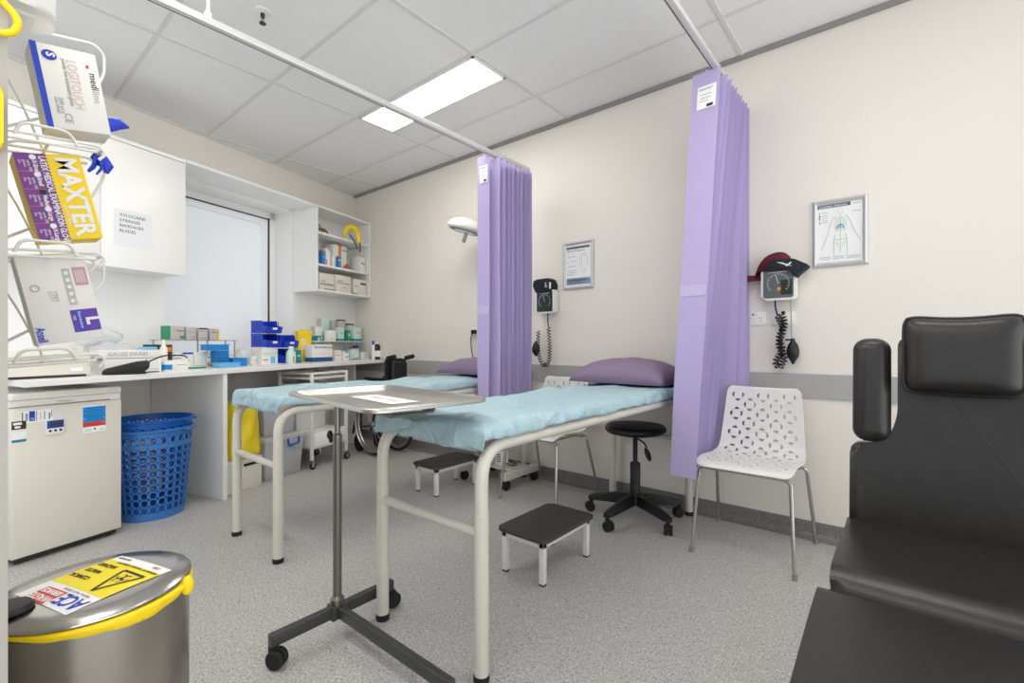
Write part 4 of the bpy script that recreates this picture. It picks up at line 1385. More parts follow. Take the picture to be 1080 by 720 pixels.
# ------------------------------------------------------------------ under the bench
t = wthing('file_box', 'low white box with black grip slot on the floor under the bench', 'box', 1.90, .72, 0)
m = MB(); m.box(-.145, .145, 0, .32, 0, .215, bev=.004); m.build('body', 'fridge', t)
m = MB(); m.box(-.148, .148, -.004, .324, .205, .222, bev=.004); m.build('lid', 'white', t)
m = MB(); m.box(.0, .13, -.006, .0, .170, .188, bev=.002); m.build('grip_slot', 'black', t)
t = wthing('plastic_bag', 'yellow plastic bag slumped on the low white box under the bench', 'bag', 1.875, .64, .223)
m = MB()
bmb = m.bm
nu, nv_ = 28, 18
g_ = []
for j in range(nv_ + 1):
    v_ = j / nv_
    rr_ = .125 * (1 - .12 * v_) * (1 if v_ > .08 else .8 + 2.5 * v_)
    row = []
    for i in range(nu):
        a_ = 2 * math.pi * i / nu
        d_ = noise.noise(Vector((math.cos(a_) * 2, math.sin(a_) * 2, v_ * 3))) * .03 + noise.noise(Vector((math.cos(a_) * 6, math.sin(a_) * 6, v_ * 4))) * .010
        row.append(bmb.verts.new(((rr_ * 1.08 + d_) * math.cos(a_), (rr_ * .95 + d_) * math.sin(a_), .40 * v_ + .03 * v_ * noise.noise(Vector((math.cos(a_) * 2, math.sin(a_) * 2, 9))))))
    g_.append(row)
for a_, b_ in zip(g_, g_[1:]):
    for i in range(nu):
        f = bmb.faces.new([a_[i], a_[(i + 1) % nu], b_[(i + 1) % nu], b_[i]]); f.smooth = True
bmb.faces.new(g_[0][::-1])
m.build('bag_film', 'bagy', t, angle=80)
def tote(label, s, q, z, w, d, h, latch=True):
    t = wthing('storage_tote', label, 'tote', s, q, z, 'stacked plastic totes')
    m = MB()
    k = .90
    for (x0, x1, y0, y1) in ((0, 0, 0, 0),):
        m.box(-w / 2 * k, w / 2 * k, .02, d - .02, 0, h - .03, bev=.012, seg=3, taper=1 / k)
    o = m.build('tub', 'tote', t)
    m = MB(); m.box(-w / 2 - .006, w / 2 + .006, -.004, d + .004, h - .034, h - .018, bev=.003); m.box(-w / 2, w / 2, .002, d - .002, h - .019, h, bev=.006); m.build('lid', 'tote', t)
    if latch:
        m = MB(); m.tube(fillet([(.02, -.005, h - .03), (.02, -.012, h - .085), (.12, -.012, h - .075), (.12, -.005, h - .025)], .015, 4), .007, 8); m.build('latch', 'royal', t)
    c = MB(); c.box(-w / 2 * .8, w / 2 * .8, .05, d - .05, .012, h * .62, bev=.03, seg=3); c.build('contents', 'cloth', t)
    return t
tote('large translucent plastic tote on the floor under the bench with a blue latch', 1.53, .70, 0, .36, .38, .325)
tote('translucent tote of folded cloths stacked on the larger tote under the bench', 1.52, .64, .326, .30, .32, .30, False)

# utility cart
t = wthing('utility_cart', 'white metal utility cart with two shelves on casters at the bench', 'cart', 1.10, .54, 0)
cw, cd = .195, .185
for sx in (-1, 1):
    for sy in (-1, 1):
        m = MB(); m.box(sx * cw - .012, sx * cw + .012, sy * cd - .012, sy * cd + .012, .075, .80, bev=.002); lo = m.build('leg', 'whitem', t)
        c = MB(); rx = Matrix.Translation((sx * cw + .01, sy * cd, .031)) @ Matrix.Rotation(R(90), 4, 'X')
        c.lathe([(0, -.011), (.027, -.011), (.031, -.006), (.031, .006), (.027, .011), (0, .011)], 20, mtx=rx); co = c.build('caster', 'rubber', lo)
        f = MB(); f.prism([(-.016, .02), (.016, .02), (.012, .075), (-.012, .075)], -.014, -.0115, mtx=Matrix.Translation((sx * cw + .004, sy * cd, 0)) @ Matrix(((1, 0, 0, 0), (0, 0, 1, 0), (0, 1, 0, 0), (0, 0, 0, 1)))); f.box(sx * cw - .012, sx * cw + .016, sy * cd - .014, sy * cd + .014, .066, .076); f.build('caster_fork', 'chrome', co)
m = MB(); m.box(-cw + .008, cw - .008, -cd - .008, cd, .165, .30, bev=.003); m.build('lower_drawer', 'whitem', t)
m = MB(); m.box(-cw + .02, cw - .02, -cd - .014, -cd - .006, .18, .285, bev=.002); m.build('drawer_front', 'lam', t)
m = MB(); m.box(-cw, cw, -cd, cd, .742, .760, bev=.002); m.build('top_shelf', 'whitem', t)
m = MB()
for sy in (-1, 1): m.box(-cw, cw, sy * cd - .008, sy * cd + .008, .782, .802, bev=.003)
for sx in (-1, 1): m.box(sx * cw - .008, sx * cw + .008, -cd, cd, .782, .802, bev=.003)
m.build('guard_rail', 'whitem', t)
m = MB(); m.box(-cw + .01, cw - .06, .0, cd - .02, .301, .70, bev=.004); m.build('side_bin', 'lamg', t)

# wheelchair
t = thing('wheelchair', 'folded black wheelchair parked in the corner at the end of the bench', 'wheelchair', (-3.83, 2.66, 0), R(-90))
for s in (-1, 1):
    x = s * .125
    rm = Matrix.Translation((x, .04, .295)) @ Matrix.Rotation(R(90), 4, 'Y')
    w = MB(); n = 44
    w.tube([rm @ Vector((.278 * math.cos(2 * math.pi * k / n), .278 * math.sin(2 * math.pi * k / n), 0)) for k in range(n)], .012, 10, closed=True)
    wo = w.build('wheel', 'rubber', t)
    w = MB(); w.tube([rm @ Vector((.255 * math.cos(2 * math.pi * k / n), .255 * math.sin(2 * math.pi * k / n), s * .028)) for k in range(n)], .010, 8, closed=True); w.tube([rm @ Vector((.250 * math.cos(2 * math.pi * k / n), .250 * math.sin(2 * math.pi * k / n), 0)) for k in range(n)], .011, 8, closed=True); w.build('hand_rim', 'alu', wo)
    w = MB()
    for k in range(18):
        a_ = 2 * math.pi * k / 18
        w.tube([rm @ Vector((.02 * math.cos(a_ + 1), .02 * math.sin(a_ + 1), s * .02)), rm @ Vector((.25 * math.cos(a_), .25 * math.sin(a_), 0))], .0014, 5)
    w.lathe([(0, -.03), (.022, -.03), (.022, .03), (0, .03)], 14, mtx=rm); w.build('spokes', 'alu', wo)
    f = MB()
    f.tube(fillet([(x * .82, .20, .28), (x * .82, .20, .90), (x * .82, .29, .915)], .05, 6), .012, 10)
    f.tube(fillet([(x * .82, .20, .50), (x * .82, -.22, .50), (x * .82, -.34, .16)], .07, 6), .012, 10)
    f.tube(fillet([(x * .82, .20, .68), (x * .82, -.10, .70), (x * .82, -.13, .50)], .05, 6), .011, 10)
    f.tube([(x * .82, .20, .30), (x * .82, -.20, .24), (x * .82, -.20, .50)], .011, 10)
    f.build('side_frame', 'black', t)
    h = MB(); h.tube([(x * .82, .23, .908), (x * .82, .335, .925)], .020, 10); h.build('push_handle', 'rubber', t)
    h = MB(); h.box(x * .82 - .025, x * .82 + .025, -.12, .16, .70, .725, bev=.01); h.build('arm_pad', 'black', t)
    rc = Matrix.Translation((x * .85, -.22, .085)) @ Matrix.Rotation(R(90), 4, 'Y')
    c = MB(); c.lathe([(0, -.014), (.075, -.014), (.085, -.008), (.085, .008), (.075, .014), (0, .014)], 24, mtx=rc); c.box(x * .85 - .02, x * .85 + .02, -.225, -.215, .085, .25); c.build('front_caster', 'rubber', t)
m = MB(); m.box(-.10, .10, .19, .215, .50, .90, bev=.01); m.build('back_sling', 'black', t)
m = MB(); m.prism([(-.10, .50), (0, .43), (.10, .50), (.10, .49), (0, .41), (-.10, .49)], -.18, .18, mtx=Matrix(((1, 0, 0, 0), (0, 0, 1, 0), (0, 1, 0, 0), (0, 0, 0, 1)))); m.build('seat_sling', 'black', t)
m = MB(); m.tube([(-.1, .0, .22), (.1, .0, .48)], .011, 8); m.tube([(.1, .03, .22), (-.1, .03, .48)], .011, 8); m.build('cross_brace', 'black', t)
t = thing('black_bag', 'black bag hung on the wheelchair handles at the end of the bench', 'bag', (-3.600, 2.66, .55), R(-90))
m = MB(); m.box(-.085, .085, -.0, .055, .0, .33, bev=.025, seg=4); m.build('body', 'black', t)
m = MB(); m.tube(fillet([(-.05, .02, .32), (-.045, .02, .35), (.045, .02, .35), (.05, .02, .32)], .02, 5), .008, 8); m.build('handle', 'black', t)

# wheeled base under the rear bed with a power supply on it
t = thing('equipment_base', 'low white wheeled equipment base under the beds carrying a power supply', 'trolley base', (-2.365, 2.70, 0))
b = MB()
b.box(.175, .225, -.20, .19, .072, .125, bev=.004); b.box(-.245, -.195, -.20, .19, .072, .125, bev=.004)
b.box(-.2, .18, -.09, .10, .11, .128, bev=.003)
b.build('frame', 'cream', t)
for (x, y_) in ((.20, -.165), (.20, .16), (-.22, -.165), (-.22, .16)):
    c = MB(); rx = Matrix.Translation((x, y_, .035)) @ Matrix.Rotation(R(90), 4, 'Y')
    c.lathe([(0, -.018), (.03, -.018), (.035, -.010), (.035, .010), (.03, .018), (0, .018)], 20, mtx=rx); c.box(x - .012, x + .012, y_ - .012, y_ + .012, .04, .073); c.build('caster', 'rubber', t)
b = MB(); b.box(-.235, -.205, .02, .05, .12, .64, bev=.004); b.build('post', 'trim', t)
t = thing('power_supply', 'white power supply block with a black cable on the wheeled base', 'power supply', (-2.365, 2.70, .1285))
b = MB(); b.box(.00, .075, -.06, .01, 0, .11, bev=.004); b.build('case', 'white', t)
for k in range(4):
    s_ = MB(); s_.box(.02, .06, -.0615, -.0600, .03 + .016 * k, .036 + .016 * k); s_.build('vent', 'dark', t)
b = MB(); b.tube(fillet([(.07, -.02, .02), (.12, -.03, .006), (.15, .03, .006), (.05, .07, .006), (-.1, .06, .008)], .04, 5), .004, 6); b.build('cable', 'black', t)

# ------------------------------------------------------------------ things on the bench, near end to far end
t = wthing('desk_printer', 'low white desktop printer at the near end of the bench below the glove rack', 'printer', 2.985, .80, BZ)
m = MB(); m.prism([(-.20, 0.012), (.165, .012), (.165, .105), (.15, .128), (-.20, .128)], 0, .34, bev=.006, mtx=Matrix(((1, 0, 0, 0), (0, 0, 1, 0), (0, 1, 0, 0), (0, 0, 0, 1)))); m.build('body', 'fridge', t)
m = MB(); m.box(-.20, .16, -.003, .0, .088, .092); m.build('seam', 'cardg', t)
m = MB(); m.box(.08, .13, -.0025, .0, .030, .048); m.build('rating_label', 'paper', t)
m = MB(); m.box(-.19, .15, .01, .33, .001, .014); m.build('underside', 'dark', t)
t = wthing('label_scanner', 'black handheld device with a cable lying on the bench in front of the white cartons', 'scanner', 2.655, .80, BZ, turn=-28)
m = MB(); m.prism(roundpoly([(-.11, 0), (.06, .0), (.10, .035), (.095, .075), (.04, .07), (-.10, .03)], .02, 4), -.035, .035, bev=.008, seg=3, mtx=Matrix(((1, 0, 0, 0), (0, 0, 1, 0), (0, 1, 0, 0), (0, 0, 0, 1)))); m.build('body', 'black', t)
m = MB(); m.tube(fillet([(.09, 0, .065), (.16, .05, .10), (.26, .08, .10), (.28, .09, .085)], .03, 5), .004, 6); m.tube(fillet([(-.08, -.03, .004), (.02, -.075, .004), (.09, -.05, .004), (.06, -.02, .004)], .04, 6), .003, 6); m.build('cable', 'black', t)
t = wthing('pen', 'black pen resting against the white carton on the bench', 'pen', 2.52, .755, BZ, turn=0)
m = MB(); m.tube([(-.05, 0, .004), (.05, .0, .004)], [.004, .003], 8); m.build('barrel', 'black', t)
carton('wide white carton with a yellow mark at the front left of the bench', 2.424, 2.77, .12, .70, BZ, .955, 'card', ((.25, .42, .3, .5, mat('lime', (232, 236, 130), .6)), (.7, .73, .7, .9, 'ink'), (.66, .95, .2, .23, 'greyink')), (('pads', .02, .66, .6, 'ink'),))
carton('long white carton lying on top of the wide carton on the bench', 2.42, 2.78, .10, .69, .956, 1.005, 'card', ((0, 1, .0, .05, 'ink'),), (('GAUZE SWABS', .030, .12, .3, 'greyink'),))
carton('small upright blue and white box at the corner of the wide white carton', 2.372, 2.438, .05, .715, BZ, .935, 'card', ((0, 1, .15, .65, 'sky'),))
carton('pale blue packet lying on the end of the long white carton', 2.425, 2.53, .05, .66, 1.006, 1.022, 'skyl', (), None, GB, 'packet', 'packet')
carton('dark box with green label behind the long white carton', 2.336, 2.43, .05, .52, BZ, 1.035, mat('black_green', (30, 40, 32), .5), ((.1, .9, .72, .9, 'green'),))
carton('dark brown box with orange label behind the blue and white box', 2.245, 2.33, .05, .50, BZ, 1.035, 'brown', ((.1, .9, .72, .9, 'orange'),))
t = wthing('squeeze_bottle', 'small white capped bottle between the two dark boxes on the bench', 'bottle', 2.327, .55, BZ)
m = MB(); m.lathe([(0, 0), (.02, 0), (.021, .01), (.021, .14), (.012, .155), (0, .155)], 20); m.build('body', 'white', t)
m = MB(); m.lathe([(0, .155), (.012, .155), (.010, .175), (.004, .195), (0, .196)], 16); m.build('nozzle', 'white', t)
def bag_lump(label, s, q, z, sx, sy, sz, mt, seed, group='clear plastic bags on the bench'):
    t = wthing('plastic_bag', label, 'bag', s, q, z, group)
    m = MB(); m.ball((0, 0, sz * .80), 1.0, seg=26, rings=16, sc=(sx, sy, sz))
    for v in m.bm.verts:
        d_ = noise.noise(Vector((v.co.x * 18 + seed, v.co.y * 18, v.co.z * 18))) * .022
        v.co += Vector((v.co.x, v.co.y, v.co.z - sz * .8)).normalized() * d_
        v.co.z = max(.001, v.co.z)
    m.build('film', mt, t, angle=90)
    return t
bag_lump('clear plastic bag of white packs behind the long white carton', 2.53, .42, BZ, .14, .07, .10, 'clear', 1)
bag_lump('upper clear plastic bag of white packs leaning on the wall behind the glove rack', 2.55, .30, BZ + .155, .12, .06, .062, 'clear', 5)
carton('white dressing pack inside the clear bag area behind the long carton', 2.42, 2.62, .05, .22, BZ, 1.14, 'card', ((.3, .9, .8, .85, 'greyink'),))
# raised wire rack with a row of four cartons
def riser(name, label, s0, s1, q0, q1, h, mt, th=.006):
    t = wthing(name, label, 'shelf', s0, q1, BZ)
    Ls, dp = s1 - s0, q1 - q0
    m = MB(); m.box(-Ls, 0, 0, dp, h - th, h, bev=.001); m.build('shelf_plate', mt, t)
    for x in (-Ls + .02, -Ls * .42, -.02):
        for y_ in (.01, dp - .01):
            m = MB(); m.box(x - .004, x + .004, y_ - .004, y_ + .004, 0, h - th); m.build('leg', 'alu', t)
    return t
riser('wire_riser', 'low raised rack on the bench below the window carrying a row of four cartons', 1.66, 2.22, .20, .33, .198, 'alu')
GU = 'row of cartons on the raised rack'
U = BZ + .199
carton('grey carton with green end, leftmost of the row on the raised rack', 2.054, 2.21, .09, .31, U, 1.166, 'cardg', ((0, .10, 0, 1, 'green'), (.72, .96, .04, .28, 'green'), (.2, .7, .70, .73, 'greyink'), (.55, .95, .6, .66, 'ink')), None, GU)
carton('grey carton with a pink corner, second in the row on the raised rack', 1.970, 2.092, .09, .31, U, 1.163, 'cardg', ((.55, .95, .06, .3, 'pink'), (.1, .8, .72, .76, 'pink'), (.1, .85, .55, .6, 'greyink')), None, GU)
carton('grey carton with a navy top band, third in the row on the raised rack', 1.886, 2.008, .09, .31, U, 1.160, 'cardg', ((.02, .98, .86, .97, 'navy'), (.1, .9, .72, .76, 'greyink'), (.2, .9, .1, .2, 'greyink')), None, GU)
carton('grey carton with a yellow side, rightmost of the row on the raised rack', 1.800, 1.925, .09, .31, U, 1.156, 'cardg', ((.72, 1, 0, .8, mat('ochre', (214, 186, 70), .5)), (.1, .5, .82, .9, 'red'), (.1, .85, .62, .68, 'ink')), None, GU)
GL = 'row of cartons under the raised rack'
carton('white carton with grey print, leftmost of the row below the raised rack', 2.128, 2.21, .07, .40, BZ, .985, 'card', ((.1, .8, .6, .66, 'greyink'), (.1, .9, .3, .34, 'greyink')), None, GL)
carton('white carton with a blue top band, second of the row below the raised rack', 2.045, 2.165, .07, .40, BZ, .985, 'card', ((.05, .95, .84, .96, 'royal'), (.3, .6, .4, .5, 'pink')), None, GL)
carton('plain white carton, third of the row below the raised rack', 1.956, 2.082, .07, .40, BZ, .982, 'card', ((.1, .9, .1, .13, 'greyink'),), None, GL)
carton('white carton with an orange square, rightmost of the row below the raised rack', 1.876, 1.995, .07, .40, BZ, .982, 'card', ((.05, .32, .04, .34, 'orange'), (.1, .9, .6, .66, 'ink')), None, GL)
carton('small white box at the front edge of the bench before the raised rack', 2.232, 2.37, .06, .645, BZ, .936, 'card', ((.3, .9, .5, .56, 'greyink'),))
t = wthing('dressing_pack', 'flat green and white pack lying on the bench before the raised rack', 'pack', 2.145, .58, BZ)
m = MB(); m.box(-.075, .075, 0, .07, 0, .012, bev=.003); m.build('pack', 'green', t)
m = MB(); m.box(-.07, .072, .005, .068, .012, .016, bev=.001); m.build('window', 'mint', t)
# blue trays
def btray(label, s, q, z, w, d, h, mt, turn=0.0):
    t = wthing('plastic_tray', label, 'tray', s, q, z, 'blue plastic trays', turn)
    m = MB()
    m.box(-w / 2, w / 2, 0, d, 0, .003)
    m.box(-w / 2, w / 2, 0, .003, 0, h); m.box(-w / 2, w / 2, d - .003, d, 0, h)
    m.box(-w / 2, -w / 2 + .003, 0, d, 0, h); m.box(w / 2 - .003, w / 2, 0, d, 0, h)
    m.build('tub', mt, t)
    m = MB()
    m.box(-w / 2 - .005, w / 2 + .005, -.005, .002, h - .005, h); m.box(-w / 2 - .005, w / 2 + .005, d - .002, d + .005, h - .005, h)
    m.box(-w / 2 - .005, -w / 2 + .002, 0, d, h - .005, h); m.box(w / 2 - .002, w / 2 + .005, 0, d, h - .005, h)
    m.build('rim', mt, t)
    return t
btray('flat pale blue plastic tray lying at the front of the blue tray stack', 1.92, .60, BZ, .16, .07, .035, 'skyl')
for k in range(5):
    btray(('lowest', 'second', 'third', 'fourth', 'fifth')[k] + ' of the bright blue square trays stacked on the bench', 1.885, .49, BZ + .024 * k, .075, .09, .0235, 'sky')
btray('bright blue tray balanced sideways on top of the blue tray stack', 1.925, .49, BZ + .122, .155, .08, .042, 'sky')
btray('bright blue plastic tray on its own right of the blue tray stack', 1.765, .50, BZ, .115, .08, .062, 'sky')
bag_lump('clear plastic bag of small packs between the blue tray and the blue storage bins', 1.55, .25, BZ, .075, .06, .07, 'clear', 9)
carton('small white pack before the clear bag left of the blue storage bins', 1.50, 1.60, .03, .385, BZ, .94, 'card', ((.2, .8, .5, .56, 'greyink'),))
# blue open-fronted storage bins
def storage_bin(label, s, q, z, w, d, h, turn=0.0, fill=True):
    t = wthing('storage_bin', label, 'storage bin', s, q, z, 'blue open fronted storage bins', turn)
    side = [(0, 0), (d, 0), (d, h), (d * .30, h), (d * .26, h * .62), (-d * .10, h * .50), (-d * .08, h * .42)]
    m = MB()
    def yz(p, x): return (x, p[0], p[1])
    mt_ = Matrix(((0, 0, 1, 0), (1, 0, 0, 0), (0, 1, 0, 0), (0, 0, 0, 1)))
    m.prism(side, -w / 2, -w / 2 + .004, mtx=mt_); m.prism(side, w / 2 - .004, w / 2, mtx=mt_)
    m.box(-w / 2, w / 2, 0, d, 0, .004); m.box(-w / 2, w / 2, d - .004, d, 0, h)
    m.prism([(0, 0), (.004, 0), (-d * .10 + .004, h * .50), (-d * .10, h * .50)], -w / 2, w / 2, mtx=mt_)
    m.build('tub', 'blue', t)
    m = MB()
    for x in (-w / 2 - .003, w / 2):
        for yy in (.04, d * .5, d - .03):
            m.box(x, x + .003, yy, yy + .008, .01, h - .01)
        m.box(x, x + .003, d * .32, d, h - .012, h)
        m.box(x, x + .003, .02, d, .0, .010)
    m.build('ribs', 'bluel', t)
    m = MB(); m.quad([(-.022, -d * .055 - .004, h * .27), (.022, -d * .055 - .004, h * .27), (.022, -d * .09 - .004, h * .44), (-.022, -d * .09 - .004, h * .44)]); m.build('label_holder', 'paper', t)
    if fill:
        m = MB(); m.box(-w / 2 + .008, w / 2 - .008, .02, d - .01, .006, h * .42, bev=.01); m.build('contents', 'card', t)
    return t
carton('white box supporting the blue storage bins at the back of the bench', 1.262, 1.54, .16, .29, BZ, 1.010, 'card', ((.1, .9, .2, .7, 'mint'),))
storage_bin('blue open fronted storage bin at the top of the stack under the window', 1.31, .30, 1.132, .145, .20, .108, -4, False)
storage_bin('blue open fronted storage bin at the middle left of the stack, below the top bin', 1.31, .30, 1.012, .145, .20, .116, -4)
storage_bin('blue open fronted storage bin at the middle right of the stack, beside the lower bins', 1.158, .33, 1.008, .14, .17, .112, -4)
storage_bin('blue open fronted storage bin at the bottom right of the stack, nearest the bench top', 1.175, .32, BZ, .14, .16, .125, -4, False)
carton('small white box with teal band lying before the blue storage bins', 1.395, 1.58, .05, .45, BZ, .945, 'card', ((.55, .85, .1, .9, 'skyl'), (.1, .4, .5, .58, 'ink'), (.1, .45, .3, .34, 'pink')))
t = wthing('cream_bottle', 'cream coloured squat bottle with an orange mark before the storage bins', 'bottle', 1.245, .43, BZ)
m = MB(); m.lathe([(0, 0), (.036, 0), (.039, .006), (.039, .09), (.030, .108), (.020, .118), (.020, .128), (0, .13)], 26); m.build('body', 'mint', t)
m = MB(); m.lathe([(0, .128), (.022, .128), (.022, .146), (0, .147)], 20); m.build('cap', 'white', t)
m = MB(); m.box(-.012, .0, -.0405, -.035, .01, .06); m.build('mark', 'orange', t)
carton('small teal box standing beside the cream bottle on the bench', 1.108, 1.20, .05, .40, BZ, .985, 'teal', ((.2, .7, .5, .6, 'mint'),))
# raised shelf in the corner with its boxes
RZ = 1.069
riser('bench_riser', 'white raised shelf on the bench in the corner under the open shelf, full of boxes', .095, .80, .04, .215, RZ - BZ, 'lam', .008)
t = wthing('sharps_container', 'yellow sharps container standing on the raised shelf in the corner', 'container', .895, .21, BZ, turn=-25)
m = MB(); m.prism(roundpoly([(-.062, .0), (.062, .0), (.062, .085), (-.062, .085)], .012, 4), .0, .255, bev=.004); m.build('tub', 'yellow', t)
m = MB(); m.prism(roundpoly([(-.067, -.004), (.067, -.004), (.067, .09), (-.067, .09)], .014, 4), .255, .29, bev=.005); m.box(-.03, .03, .01, .05, .29, .302, bev=.004); m.build('lid', 'yellow', t)
m = MB(); m.box(-.032, .012, -.0012, .0, .11, .22); m.build('label', mat('pale_yellow', (252, 236, 150), .6), t)
GR = 'boxes on the raised corner shelf'
carton('teal and white pack, leftmost on the raised corner shelf', .660, .800, .05, .20, RZ, 1.12, 'teal', ((.3, .5, .1, .7, 'mint'), (.7, .85, .2, .9, 'mint')), None, GR)
carton('white box standing behind the teal pack on the raised corner shelf', .610, .75, .05, .13, RZ, 1.215, 'card', ((0, .08, 0, 1, 'cardg'),), None, GR)
carton('squat white box right of the teal pack on the raised corner shelf', .490, .645, .06, .20, RZ, 1.178, 'card', ((.1, .8, .2, .24, 'greyink'),), None, GR)
carton('pale box with a teal base band on the raised corner shelf', .357, .490, .06, .185, RZ, 1.213, 'mint', ((0, 1, 0, .16, 'teal'), (.2, .8, .55, .6, 'greyink')), None, GR)
carton('narrow green box on the raised corner shelf', .290, .375, .05, .205, RZ, 1.186, 'green', ((.2, .7, .4, .7, 'mint'),), None, GR)
carton('wide pale box with a teal base band, rightmost on the raised corner shelf', .112, .292, .06, .200, RZ, 1.218, 'mint', ((0, 1, 0, .17, 'teal'), (.3, .9, .6, .65, 'greyink')), None, GR)
carton('grey tinted pack at the upper left behind the boxes of the raised corner shelf', .44, .60, .04, .065, RZ, 1.305, 'mint', ((0, .05, 0, 1, 'cardg'),), None, GR)
carton('small grey pack at the upper middle behind the boxes of the raised corner shelf', .36, .45, .04, .07, RZ, 1.285, 'cardg', (), None, GR)
carton('dark topped grey pack behind the green box of the raised corner shelf', .235, .37, .05, .085, RZ, 1.30, 'cardg', ((0, 1, .95, 1, 'ink'),), None, GR)
carton('pale green pack behind the rightmost box of the raised corner shelf', .105, .24, .05, .085, RZ, 1.262, 'mint', ((0, 1, .92, 1, 'brown'),), None, GR)
GQ = 'boxes below the raised corner shelf'
carton('large white box with deep blue base band before the raised corner shelf', .690, 1.02, .09, .35, BZ, 1.034, 'card', ((0, 1, 0, .25, 'bluebase'), (.1, .9, .45, .46, 'greyink')), (('Medical kit', .030, .10, .78, 'ink'), ('dressings', .026, .60, .78, 'ink')), GQ)
carton('low white box with grey print right of the large blue banded box', .515, .65, .05, .30, BZ, .975, 'card', ((.1, .9, .5, .56, 'greyink'),), None, GQ)
carton('white and pink packet with a blue triangular top below the raised corner shelf', .445, .545, .04, .33, BZ, .965, 'card', ((.1, .9, .3, .45, 'pink'), (.1, .9, .8, 1, 'skyl')), None, GQ)
carton('mint green box below the raised corner shelf', .262, .43, .05, .30, BZ, .975, 'mint', ((.1, .9, .05, .14, 'green'), (.5, .9, .3, .7, 'paper')), None, GQ)
carton('cream box with a brown top edge below the right of the raised corner shelf', .12, .27, .05, .170, BZ, 1.0, 'kraft', ((0, 1, .92, 1, 'brown'), (.2, .8, .4, .46, 'greyink')), None, GQ)
carton('blue lidded pack on the cream box below the raised corner shelf', .12, .22, .04, .165, 1.0015, 1.02, 'royal', (), None, GQ)
carton('low white box at the far right front of the raised corner shelf', .10, .27, .05, .31, BZ, .952, 'card', ((.1, .9, .3, .34, 'pink'), (.2, .6, .6, .66, 'greyink')), None, GQ)
t = wthing('dark_bottle', 'tall dark brown bottle with a white label at the far end of the bench', 'bottle', .145, .44, BZ)
m = MB(); m.lathe([(0, 0), (.036, 0), (.038, .005), (.038, .135), (.030, .152), (.017, .158), (.017, .166), (0, .167)], 28); m.build('body', mat('dark_glass', (38, 28, 24), .2), t)
m = MB(); m.lathe([(0, .166), (.019, .166), (.019, .188), (0, .189)], 20); m.build('cap', 'white', t)
m = MB(); m.lathe([(.0386, .03), (.0386, .095)], 28); m.build('label', 'paper', t)
t = wthing('spray_bottle', 'small white bottle with a blue cap beside the tall dark bottle', 'bottle', .205, .44, BZ)
m = MB(); m.lathe([(0, 0), (.016, 0), (.017, .004), (.017, .15), (.010, .160), (0, .16)], 20); m.build('body', 'white', t)
m = MB(); m.lathe([(0, .16), (.012, .16), (.012, .20), (0, .202)], 18); m.build('cap', 'royal', t)

